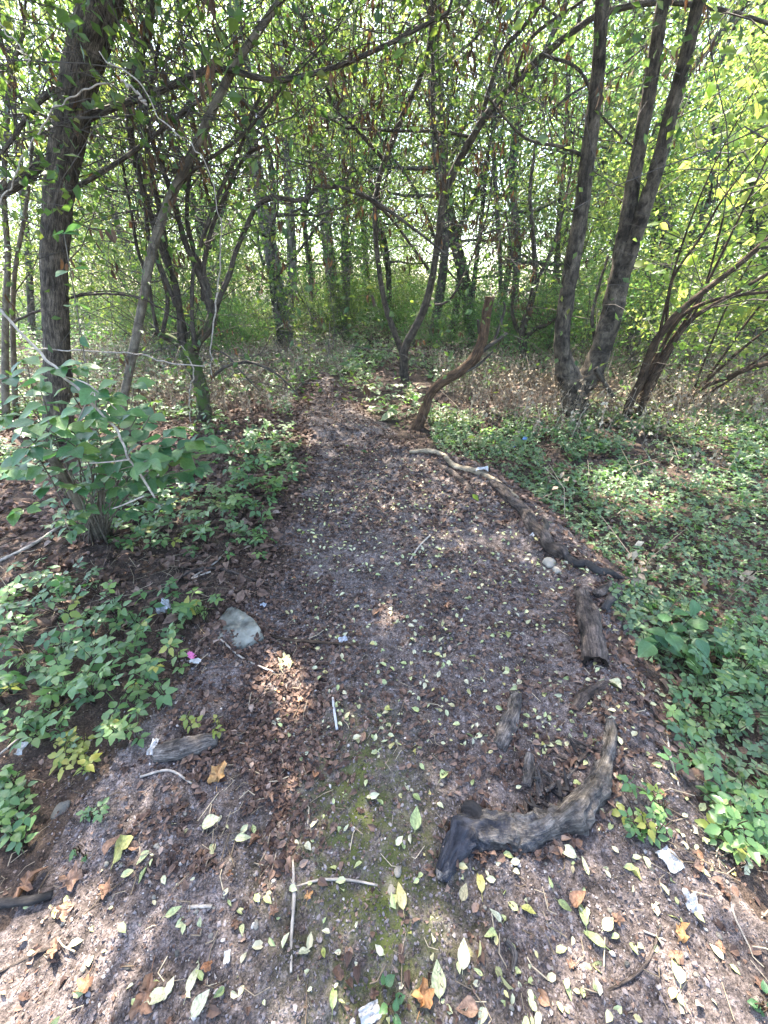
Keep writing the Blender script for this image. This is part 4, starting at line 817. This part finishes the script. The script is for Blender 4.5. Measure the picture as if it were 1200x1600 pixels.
# flat slab
out = [(330, 1003), (340, 970), (360, 946), (385, 962), (402, 978), (413, 1000), (380, 1013), (350, 1012)]
g = G(np.array([o[0] for o in out]), np.array([o[1] for o in out])); c = g.mean(0); mb = MB(); rings = []
m = 48; ang = np.linspace(0, len(out), m, endpoint=False); gi = np.array([g[int(a) % 8] * (1 - a % 1) + g[(int(a) + 1) % 8] * (a % 1) for a in ang])
for f, h in ((1.06, -.03), (1.02, .006), (.96, .018), (.8, .022), (.55, .025), (.25, .026)):
    q = c + (gi - c) * f; q[:, 2] = c[2] + h + .05 * (q[:, 1] - c[1]) * 0 + .013 * fbm(q[:, 0] * 14, q[:, 1] * 14, s=4, o=3) + .004 * fbm(q[:, 0] * 55, q[:, 1] * 55, s=5, o=3); rings.append(q)
Vv = np.vstack(rings + [c[None] + [0, 0, .026]]); i = np.arange(len(rings) - 1)[:, None] * m; j = np.arange(m)[None]; k = (j + 1) % m
mb.add(Vv, [np.stack([i + j, i + k, i + m + k, i + m + j], -1).reshape(-1, 4), np.stack([np.full(m, len(Vv) - 1), (len(rings) - 1) * m + np.arange(m), (len(rings) - 1) * m + (np.arange(m) + 1) % m], -1)])
build('stone_slab', mb, M['slab'], origin=c, label='flat angular grey-green stone slab set in the soil left of the path', cat='stone slab')

# fallen leaves, the ones that show largest, one by one
PL = [leaf_mesh('fallen_leaf', blade(ovate(wd), 7, 1, cu, be, fo, .05, 20 + k), 'pale_leaf', pe) for k, (wd, cu, be, fo, pe) in enumerate(((.58, .5, .15, .1, .12), (.42, .1, .45, .4, .3), (.7, .5, -.35, .05, .1), (.5, .9, .3, .15, .25), (.62, 1.3, .1, .3, .0), (.4, .1, -.4, .8, .15)))]
BL = [leaf_mesh('fallen_leaf', lobed(5, .42, 40 + k, .2), 'brown_leaf', .3) for k in range(3)] + [leaf_mesh('fallen_leaf', blade(ovate(.7), 7, 1, .5, .3, .4, .12, 50 + k), 'brown_leaf', .15) for k in range(3)]
OL = [leaf_mesh('fallen_leaf', lobed(5, .38, 60 + k, .22), 'orange_leaf', .3) for k in range(2)]
rg = np.random.default_rng(520)
def fallen(me, px, py, size, label, group=None, ang=None, tilt=.34, lift=.006):
    q = G(px, py, lift); ro = rots(1, rg, 1, tilt)[0]
    if ang is not None: ro = frame(np.array([0, 0, 1]) + rg.normal(0, tilt * .5, 3), np.array([math.sin(R(ang)), math.cos(R(ang)), 0]))
    return inst('fallen_leaf', me, q, ro, size, None, label=label, cat='leaf', group=group)
GP = 'pale yellow-green leaves fallen on the path'
zones = [([(430, 1180), (1000, 1180), (1180, 1590), (480, 1590)], 38), ([(60, 1300), (440, 1250), (480, 1590), (200, 1590)], 9), ([(480, 900), (960, 900), (1000, 1180), (420, 1180)], 80), ([(450, 760), (840, 800), (950, 900), (470, 900)], 50)]
for poly, cnt in zones:
    cand = sample_px(poly, cnt * 3, rg); gc = G(cand[:, 0], cand[:, 1]); cand = cand[np.argsort(-fbm(gc[:, 0] * 3, gc[:, 1] * 3, s=140, o=3) + rg.normal(0, .45, len(cand)))[:cnt]]
    for a, b in cand: fallen(PL[int(rg.integers(6))], a, b, rg.uniform(.016, .044), 'pale yellow-green leaf fallen on the dark soil of the path', GP)
mb = MB()
for poly, cnt in (([(450, 900), (960, 900), (1000, 1180), (420, 1180)], 430), ([(450, 760), (840, 800), (960, 900), (470, 900)], 420), ([(480, 690), (640, 705), (850, 800), (450, 800)], 260), ([(450, 1180), (1000, 1180), (1180, 1590), (480, 1590)], 160), ([(960, 920), (1010, 950), (1200, 1400), (1050, 1350)], 80), ([(60, 1300), (440, 1250), (480, 1590), (0, 1590)], 60), ([(450, 560), (560, 600), (600, 690), (480, 690)], 60)):
    p = sample_px(poly, cnt, rg); g = G(p[:, 0], p[:, 1], .008); scatter(mb, T_leaf(.6, .12, .15), g, rots(cnt, rg, 1, .4), rg.uniform(.013, .037, cnt), rg.random(cnt))
build('small_fallen_leaves', mb, M['pale_leaf_many'], smooth=False, kind='stuff')
GB = 'brown leaves fallen among the path litter'
for poly, cnt in (([(300, 1010), (420, 900), (520, 900), (520, 1200), (420, 1300), (330, 1400), (280, 1330), (390, 1080)], 34), ([(0, 1330), (420, 1280), (480, 1590), (0, 1590)], 9), ([(500, 1380), (1190, 1380), (1190, 1590), (500, 1590)], 9), ([(970, 1000), (1030, 1000), (1190, 1400), (1050, 1380)], 16), ([(500, 800), (800, 850), (900, 1100), (520, 1200)], 12)):
    for a, b in sample_px(poly, cnt, rg): fallen(BL[int(rg.integers(6))], a, b, rg.uniform(.026, .055), 'curled brown leaf fallen among the dark path litter', GB, None, .4, .012)
for me, a, b, s, an, lab in ((PL[0], 900, 1342, .066, -60, 'broad pale green leaf just below the bend of the burnt log'), (PL[2], 316, 1292, .065, 80, 'wide green leaf on litter at lower left of the path'), (PL[3], 368, 1314, .05, 80, 'narrow bright green leaf right of the wide green leaf'),
                             (PL[1], 752, 1398, .065, 5, 'yellow leaf with brown tip below the burnt log end'), (PL[0], 722, 1518, .062, 15, 'long pale leaf pointing up at the lower middle of the path'), (PL[3], 630, 1425, .065, -10, 'folded pale leaf on the edge of the moss film'),
                             (PL[2], 686, 1562, .06, 0, 'pale leaf near the bottom edge below the long pale leaf'), (PL[0], 940, 1455, .05, 60, 'round pale leaf of the leaf pair at lower right'), (PL[1], 914, 1450, .06, 8, 'narrow upright pale leaf beside the round pale leaf'),
                             (PL[1], 945, 1482, .06, -50, 'slim green leaf under the round pale leaf'), (PL[0], 232, 1566, .055, 70, 'bright green leaf at the bottom left'), (PL[1], 294, 1555, .055, 5, 'pale pointed leaf right of the bottom bright green leaf'),
                             (PL[2], 300, 1590, .05, 40, 'pale leaf cut by the bottom edge at left'), (PL[5], 260, 1434, .05, 70, 'slender green leaf with long stalk on the lower left soil'), (PL[0], 600, 1112, .055, 70, 'yellow-green leaf right of the white paper tube'), (PL[2], 648, 1300, .06, 10, 'pale folded leaf standing left of the burnt log tip'),
                             (PL[3], 688, 1220, .06, 40, 'long pale leaf lying left of the log knob'), (PL[4], 970, 1080, .07, -40, 'yellow-green leaf right of the sawn short log'), (PL[4], 793, 1000, .05, 5, 'plain yellow round leaf on bare soil at centre right'), (PL[2], 595, 658, .3, 70, 'large bright lime leaf lying at the right edge of the far path'),
                             (PL[0], 1060, 1540, .055, 20, 'pale round leaf at far lower right'), (PL[1], 520, 1580, .05, 0, 'yellow-green narrow leaf at the bottom beside the orange leaf')):
    fallen(me, a, b, s, lab, None, an, .12, .012)
for a, b, s, an, lab in ((340, 1232, .085, -20, 'large orange lobed leaf on the left litter'), (655, 1582, .06, 30, 'orange leaf at the bottom edge right of the seedling'), (1070, 1480, .05, 0, 'rust coloured leaf at lower right'), (480, 1412, .03, 10, 'small orange leaf right of the upright stalk')):
    fallen(OL[a % 2], a, b, s, lab, None, an, .3, .015)
for a, b, s, an, lab in ((95, 1398, .08, 30, 'brown lobed leaf beside a twig at the left border'), (240, 1520, .09, 170, 'brown oak leaf standing on the lower left soil'), (90, 1422, .06, 100, 'red-brown leaf end of the twig at left'), (30, 1410, .08, 0, 'pale brown oak leaf at the left border')):
    fallen(BL[a % 3], a, b, s, lab, None, an, .3, .018)
# pale green three-lobed leaf
fallen(leaf_mesh('fallen_leaf', lobed(3, .5, 71, .12), 'pale_leaf', .2), 180, 1350, .085, 'whitish green three-lobed leaf on the lower left soil', None, 0, .1, .012)
fallen(leaf_mesh('fallen_leaf', lobed(5, .4, 72, .16), 'pale_leaf', .2), 445, 1025, .1, 'crumpled cream leaf in the sun fleck right of the slab', None, 160, .3, .02)

# ------------------------------------------------------------------ dead wood
def gnarl(mb, g, r, seed):
    V = mb.V[-1]; m = len(g); Q, rr = resample(g, r, 200); sides = (len(V) - 2) // 200; A = V[:200 * sides].reshape(200, sides, 3); T = norm(np.gradient(Q, axis=0)); O = A - Q[:, None]; t = np.linspace(0, 1, 200)[:, None]
    inn = norm(np.cross([0, 0, 1], T)); inn = inn * np.sign(np.sum(inn * (np.array([-.12, .78, 0]) - Q), 1, keepdims=True)); On = norm(O)
    k = np.einsum('ijk,ik->ij', On, norm(inn * .85 + np.array([0, 0, .55])))
    nz = fbm(On[..., 0] * 2 + t * 16, On[..., 1] * 2, On[..., 2] * 2 + t * 9, s=seed, o=3)
    cav = sstep(.42, .6, k + .22 * nz) * sstep(.42, .52, t + .05 * nz) * sstep(.93, .82, t + .05 * nz)
    gro = np.abs(fbm(On[..., 0] * 5 + seed, On[..., 1] * 5, On[..., 2] * 5 + t * 3, s=seed + 2, o=3)); f = 1 - .68 * cav - .16 * sstep(.22, 0, gro) + .1 * vnoise(On[..., 0] * 3 + t * 40, On[..., 1] * 3, On[..., 2] * 3, s=8)
    for tk, dk, hk in ((.3, np.array([.1, -.6, .8]), .35), (.52, np.array([.5, -.7, .5]), .3), (.13, np.array([-.3, .5, .8]), .3)):
        f = f + hk * np.exp(-((t - tk) / .022) ** 2) * sstep(.6, 1, On @ norm(dk))
    V[:200 * sides] = (Q[:, None] + O * f[..., None]).reshape(-1, 3)
WOODP = []
def deadwood(name, pts, mat, lab, cat='log', sides=14, n=60, amp=.14, sink=.45, seed=1, furrow=.003, flat=1.0, parent=None, cap=True):
    a = np.array(pts, float); g = G(a[:, 0], a[:, 1]); r = a[:, 2] / 2 * depth_of(g) / FPX
    g = G(a[:, 0], a[:, 1] + 0); g[:, 2] += r * (1 - sink * 2) * 1.0; WOODP.append((g, r)) if r.mean() > .012 else None; mb = MB(); tube(mb, g, r, sides, n, amp, seed, furrow, cap, None, flat)
    if n == 200: gnarl(mb, g, r, seed)
    return build(name, mb, M[mat], parent, origin=None if parent is not None else g[0], **({} if parent is not None else dict(label=lab, cat=cat))), g, r
# half burnt bent log
base = G(830, 1310); root = empty('log', base, 'bent weathered log with one charred black end across the path', 'log')
deadwood('wood', [(688, 1372, 20), (697, 1352, 28), (712, 1326, 36), (732, 1303, 46), (762, 1300, 46), (800, 1304, 42), (836, 1302, 40), (862, 1286, 50), (892, 1258, 60), (922, 1226, 50), (942, 1190, 32), (951, 1155, 22), (951, 1122, 17), (943, 1098, 8)], 'burnt_log', '', sides=44, n=200, amp=.3, sink=.4, seed=6, furrow=.006, parent=root)
for pts, mt in (([(756, 1305, 26), (748, 1288, 30), (740, 1274, 28), (728, 1268, 20), (722, 1270, 8)], 'black_wood'), ([(690, 1366, 22), (686, 1376, 12)], 'dead_wood')): deadwood('stub', pts, mt, '', sides=12, n=16, amp=.25, sink=.3, seed=9, parent=root)
rg = np.random.default_rng(600)
for k in range(34):
    a, b = rg.uniform(815, 925), 0; b = 1270 - (a - 835) * 1.0 + rg.uniform(-42, 10); q = G(a, b, rg.uniform(.004, .03)); d = norm(np.array([rg.normal(-.2, .5), rg.normal(.6, .4), rg.uniform(-.1, .3)])); L = rg.uniform(.03, .07)
    mb = MB(); tube(mb, [q - d * L * .3, q + d * L * .4 + rg.normal(0, .003, 3), q + d * L], [.008, .006, .001], 5, 8, .3, k); build('splinter', mb, M[('dead_wood', 'black_wood', 'brown_wood')[k % 3]], root, smooth=False)
# weathered sticks sunk in the soil
DW = [([(806, 1088, 22), (802, 1110, 24), (790, 1140, 28), (778, 1168, 22)], 'dead_wood', 'grey half-buried rotten branch piece in the path middle', 'branch'),
      ([(828, 1178, 14), (826, 1200, 22), (822, 1228, 16)], 'dead_wood', 'flake of grey bark lying inside the bend of the log', 'bark'),
      ([(945, 1070, 22), (915, 1090, 24), (898, 1108, 14)], 'brown_wood', 'flat bark strip below the short sawn log', 'bark'),
      ([(968, 928, 13), (952, 940, 16), (942, 955, 9)], 'black_wood', 'blackened chunk of wood between long log and short log', 'wood'),
      ([(244, 1180, 22), (270, 1177, 30), (300, 1170, 32), (325, 1162, 28), (340, 1160, 16)], 'dead_wood', 'broken grey branch stub lying at the left edge of the path', 'branch'),
      ([(672, 722, 8), (700, 735, 11), (725, 755, 12), (740, 775, 8)], 'brown_wood', 'grey stick sunk in soil below the top end of the long log', 'stick'),
      ([(868, 1150, 3), (858, 1175, 4), (848, 1195, 3)], 'brown_wood', 'thin bark sliver near the burnt log bend', 'bark')]
for k, (pts, mt, lab, cat) in enumerate(DW): deadwood('branch' if cat in ('branch', 'stick') else 'bark_piece', pts, mt, lab, cat, 12, 36, .22, .3 if k in (3, 4) else .55, 20 + k, .003)
# long edging log: three lengths end to end
deadwood('log', [(640, 712, 6), (668, 713, 8), (690, 720, 8), (712, 722, 9), (735, 737, 9), (755, 743, 10), (778, 756, 8), (800, 772, 6), (815, 785, 3)], 'pale_wood', 'pale peeled pole at the far end of the path edging', 'log', 12, 60, .14, .3, 31)
o, g, r = deadwood('log', [(768, 756, 11), (784, 768, 15), (797, 786, 16), (818, 801, 18), (832, 824, 19), (848, 840, 20), (860, 858, 21), (874, 868, 24), (882, 874, 15)], 'brown_wood', 'thick brown knotty log edging the path on the right', 'log', 18, 90, .2, .3, 32, .006)
mb = MB(); tube(mb, [g[5], g[5] + [.02, .04, .07], g[5] + [.0, .07, .11]], [.024, .02, .009], 10, 12, .2, 3); build('knot', mb, M['bark_dark'], o).location = (0, 0, 0)
kn = bpy.data.objects[o.children[0].name]; kn.data.transform(Matrix.Translation(Vector([0, 0, 0])))
deadwood('log', [(880, 868, 12), (900, 884, 15), (915, 884, 14), (932, 895, 14), (952, 898, 12), (968, 905, 10), (988, 908, 6)], 'black_wood', 'dark damp branch continuing the edging log into the leaves', 'log', 12, 40, .14, .25, 33)
# short sawn log with a hollow end
base = G(925, 1010); root = empty('log', base, 'short sawn log with a dark hollow end facing the camera', 'log')
P_ = [(908, 930, 18), (915, 955, 28), (921, 985, 33), (926, 1015, 35), (929, 1042, 36)]
o, g, r = deadwood('wood', P_, 'brown_wood', '', sides=24, n=60, amp=.2, sink=.3, seed=41, furrow=.006, parent=root, cap=False)
d = norm(g[-1] - g[-2]); mb = MB(); a = np.linspace(0, 2 * np.pi, 24, endpoint=False); s1 = norm(np.cross(d, [0, 0, 1])); s2 = np.cross(s1, d)
ringv = [g[-1] + off * d + rr * r[-1] * (np.cos(a)[:, None] * s1 + np.sin(a)[:, None] * s2) * (1 + .12 * rg.normal(size=(24, 1))) for rr, off in ((1.0, .004), (.72, .002), (.6, -.05), (.05, -.06))]
i = np.arange(3)[:, None] * 24; j = np.arange(24)[None]; k = (j + 1) % 24; mb.add(np.vstack(ringv), np.stack([i + j, i + k, i + 24 + k, i + 24 + j], -1).reshape(-1, 4)); build('hollow_end', mb, M['hollow'], root)
for pts in ([(930, 935, 14), (945, 925, 12), (952, 912, 6)], [(905, 945, 12), (900, 925, 8)]): deadwood('stub', pts, 'brown_wood', '', sides=8, n=12, amp=.2, sink=-.2, seed=5, parent=root)
# loose twigs and stalks on the ground
TWG = [([(458, 1345, 4), (460, 1400, 5), (456, 1460, 5), (455, 1520, 4)], 'dead_twig', 'thin straight tan stalk lying upright in view on the moss film'),
       ([(462, 1386, 3), (500, 1376, 4), (545, 1376, 4), (590, 1384, 3)], 'dead_twig', 'thin curved stalk branching right from the upright stalk'),
       ([(400, 985, 4), (440, 1000, 5), (500, 1006, 5), (560, 1010, 4)], 'bark_rust', 'thin russet twig lying right of the stone slab'),
       ([(330, 1182, 4), (370, 1165, 5), (420, 1125, 4)], 'bark_rust', 'russet twig running up from the broken branch stub'),
       ([(345, 1000, 3), (380, 1030, 3), (430, 1052, 3)], 'dead_twig', 'straw coloured twig below the slab'),
       ([(915, 1560, 3), (970, 1538, 4), (1010, 1505, 4), (1032, 1450, 4)], 'brown_wood', 'bent brown twig at the lower right of the path'),
       ([(0, 1415, 12), (50, 1410, 14), (85, 1400, 10)], 'black_wood', 'dark stick at the left border among oak leaves'),
       ([(800, 1520, 6), (802, 1490, 10), (790, 1470, 8)], 'dead_wood', 'curled grey bark curl at the lower centre right'),
       ([(295, 1418, 5), (332, 1417, 5)], 'dead_twig', 'short pale twig on the lower left soil'),
       ([(220, 1215, 4), (265, 1205, 4), (300, 1225, 3)], 'dead_twig', 'pale bent twig below the branch stub'),
       ([(640, 878, 3), (655, 855, 3), (672, 838, 3)], 'dead_twig', 'small straw twig in the path middle'),
       ([(330, 895, 3), (300, 905, 3), (335, 880, 3), (345, 872, 3)], 'dead_twig', 'pale twig on litter below the broad-leaved shrub'),
       ([(200, 950, 4), (260, 915, 5), (330, 890, 5), (420, 915, 4)], 'brown_wood', 'long dark twig above the bramble patch'),
       ([(0, 880, 5), (60, 850, 5), (130, 800, 4)], 'dead_twig', 'straw stem leaning under the broad-leaved shrub'),
       ([(0, 1180, 3), (40, 1150, 3), (90, 1140, 3)], 'dead_twig', 'pale stalk in the bramble strip'),
       ([(980, 880, 3), (1010, 920, 4), (1030, 945, 3)], 'dead_twig', 'tan stalk at the edge of the right ground cover'),
       ([(1040, 1140, 3), (1046, 1180, 4), (1060, 1230, 3)], 'dead_twig', 'tan stalk on the right bank by the trailing bramble'),
       ([(1005, 1455, 3), (1040, 1470, 2)], 'dead_twig', 'tiny straw twig at lower right'),
       ([(1140, 1410, 3), (1150, 1440, 3), (1170, 1480, 3)], 'dead_twig', 'straw twig at the lower right border'),
       ([(0, 1520, 4), (60, 1490, 4), (90, 1480, 3)], 'brown_wood', 'dark twig on soil at the lower left border')]
for k, (pts, mt, lab) in enumerate(TWG): deadwood('twig', pts, mt, lab, 'twig', 6, 24, .2, -.2, 60 + k, 0)
# crumbs and leaf bits banked against the dead wood
mb = MB(); rg = np.random.default_rng(640)
for g_, r_ in WOODP:
    Q_, R_ = resample(g_, r_, 40); n = int(26 * np.linalg.norm(np.diff(Q_, axis=0), axis=1).sum() / .1); i_ = rg.integers(0, 40, n); T_ = norm(np.gradient(Q_, axis=0)); sd_ = norm(np.cross(T_, [0, 0, 1]))[i_] * (R_[i_] * rg.uniform(.85, 1.7, n) * rg.choice([-1, 1], n))[:, None]
    x_, y_ = (Q_[i_] + sd_)[:, 0], (Q_[i_] + sd_)[:, 1]; P_ = np.stack([x_, y_, terrain(x_, y_) + rg.uniform(.001, .018, n)], -1); scatter(mb, LS, P_, rots(n, rg, 1, .7), rg.uniform(.008, .032, n), np.clip(rg.normal(.35, .28, n), 0, 1))
g_ = G(np.array([a[0] for a in out]), np.array([a[1] for a in out])); n = 260; i_ = rg.integers(0, 8, n); t_ = rg.random((n, 1)); P_ = (g_[i_] * (1 - t_) + g_[(i_ + 1) % 8] * t_); P_ = P_ + (P_ - g_.mean(0)) * rg.normal(.1, .14, (n, 1)); P_[:, 2] = terrain(P_[:, 0], P_[:, 1]) + rg.uniform(.004, .024, n); scatter(mb, LS, P_, rots(n, rg, 1, .5), rg.uniform(.01, .035, n), np.clip(rg.normal(.35, .28, n), 0, 1))
build('leaf_debris', mb, M['litter'], smooth=False, kind='stuff')
# uncountable fine twigs and stems in the litter
mb = MB(); rg = np.random.default_rng(610)
for poly, cnt, L in (([(0, 840), (330, 800), (420, 900), (300, 1000), (0, 1000)], 170, .22), ([(300, 1000), (560, 950), (540, 1250), (330, 1400)], 90, .08), ([(0, 1200), (1200, 1300), (1200, 1590), (0, 1590)], 110, .06), ([(560, 800), (950, 900), (1000, 1200), (560, 1200)], 90, .07), ([(970, 1000), (1200, 1200), (1200, 1400), (1060, 1350)], 50, .1)):
    p = sample_px(poly, cnt, rg)
    for q in G(p[:, 0], p[:, 1], .008):
        d = norm(rg.normal(0, 1, 3) * [1, 1, .12]); l_ = L * rg.uniform(.4, 1.3); tube(mb, [q - d * l_ * .5, q + rg.normal(0, .012, 3) * [1, 1, .3], q + d * l_ * .5], rg.uniform(.0008, .002), 4, None, cap=False, rnd=rg.random())
build('fine_twig_litter', mb, M['dry'], kind='stuff')

# ------------------------------------------------------------------ dropped litter
def scrap(name, px, py, wpx, hpx, mat, lab, cat='paper', seed=0, rz=0, parent=None, lift=.012, crump=.25, off=(0, 0)):
    q = G(px, py, lift); s = depth_of(q) / FPX * (1 if parent is not None else .78); w_, h_ = wpx * s, hpx * s; n = 9; u, v = np.meshgrid(np.linspace(-.5, .5, n), np.linspace(-.5, .5, n)); c, s_ = math.cos(R(rz)), math.sin(R(rz))
    x, y = u * w_ + off[0] * s, v * h_ + off[1] * s; z = crump * min(w_, h_) * fbm(u * 4 + seed, v * 4, s=seed, o=3) * .8; e = 1 + .08 * vnoise(u * 7, v * 7, s=seed)
    V = np.stack([(x * c - y * s_) * e, (x * s_ + y * c) * e, z], -1).reshape(-1, 3) + q; V = np.vstack([V, V - [0, 0, .0006]]); i, j = np.meshgrid(np.arange(n - 1), np.arange(n - 1)); k = (j * n + i).ravel(); F = np.stack([k, k + 1, k + n + 1, k + n], -1)
    mb = MB(); mb.add(V, [F, F[:, ::-1] + n * n]); return build(name, mb, M[mat], parent, smooth=False, origin=q, **({} if parent is not None else dict(label=lab, cat=cat)))
scrap('paper_scrap', 1045, 1345, 32, 38, 'paper', 'white torn paper scrap below the bottom right bramble', seed=1, rz=20)
scrap('paper_scrap', 1078, 1408, 30, 34, 'paper', 'crumpled pale scrap below the white torn paper', seed=2, rz=-15, crump=.5)
scrap('paper_scrap', 578, 1585, 42, 26, 'paper', 'grey-white scrap at the bottom edge left of the seedling', seed=3, rz=20, crump=.4)
scrap('paper_scrap', 356, 1497, 12, 18, 'paper', 'tiny white paper rectangle on lower left soil', seed=4, rz=12)
root = empty('wrapper', G(303, 1032), 'pink and white wrapper scrap below the stone slab', 'wrapper')
scrap('pink_half', 300, 1028, 16, 9, 'pink', '', seed=5, rz=-35, parent=root, lift=.02); scrap('white_half', 307, 1037, 16, 9, 'paper', '', seed=6, rz=-5, parent=root, lift=.02)
scrap('plastic_film', 536, 1001, 18, 12, 'film', 'small shiny plastic scrap at the end of the russet twig', 'plastic', 7, 20)
scrap('plastic_film', 263, 968, 26, 40, 'film', 'crumpled clear plastic film caught in the large bramble patch', 'plastic', 8, 30, None, .1, .5)
scrap('plastic_film', 242, 1170, 14, 34, 'paper', 'white scrap at the left end of the broken branch stub', 'plastic', 9, 10, None, .02, .5)
scrap('plastic_film', 44, 1182, 12, 24, 'paper', 'white scrap in the bramble strip at the left', 'plastic', 10, 10, None, .06, .5)
scrap('plastic_scrap', 798, 712, 8, 6, 'blue', 'left of two blue plastic scraps in the ground cover', 'plastic', 11, 10, None, .12, .5)
scrap('plastic_scrap', 814, 714, 7, 8, 'blue', 'right of two blue plastic scraps in the ground cover', 'plastic', 12, 40, None, .22, .5)
scrap('plastic_scrap', 1196, 1006, 12, 16, 'blue', 'blue plastic scrap at the right border in the bramble', 'plastic', 13, 40, None, .16, .5)
scrap('plastic_scrap', 832, 838, 12, 8, 'paper', 'small bluish white scrap beside the knotty log', 'plastic', 14, 40, None, .015, .5)
scrap('plastic_scrap', 752, 742, 24, 12, 'paper', 'torn white scrap over the pale peeled pole', 'paper', 15, -10, None, .06, .5)
scrap('plastic_scrap', 412, 948, 12, 8, 'film', 'tiny bluish scrap above the stone slab corner', 'plastic', 16, 0, None, .012, .4)
P = G(np.array([520, 523, 527]), np.array([1092, 1116, 1142]), .008); mb = MB(); tube(mb, P, .0055, 10, 8); build('paper_tube', mb, M['paper'], origin=P[1], label='thin white paper stick lying on the brown litter', cat='stick')


# thin milky air between the trees
x0, x1, y0, y1, z0, z1 = -94, 94, -14, 124, -4, 32
mb = MB(); mb.add([(x, y, z) for z in (z0, z1) for y in (y0, y1) for x in (x0, x1)], np.array([(0, 2, 3, 1), (4, 5, 7, 6), (0, 1, 5, 4), (2, 6, 7, 3), (0, 4, 6, 2), (1, 3, 7, 5)]))
t = NT('woodland_air'); vol = t.n('ShaderNodeVolumePrincipled'); vol.inputs['Color'].default_value = (.93, .95, 1, 1); vol.inputs['Density'].default_value = .0007; vol.inputs['Anisotropy'].default_value = .45
ho = t.t.nodes.new('ShaderNodeOutputMaterial'); t.t.links.new(vol.outputs[0], ho.inputs['Volume'])
build('haze', mb, t.m, smooth=False, kind='stuff')
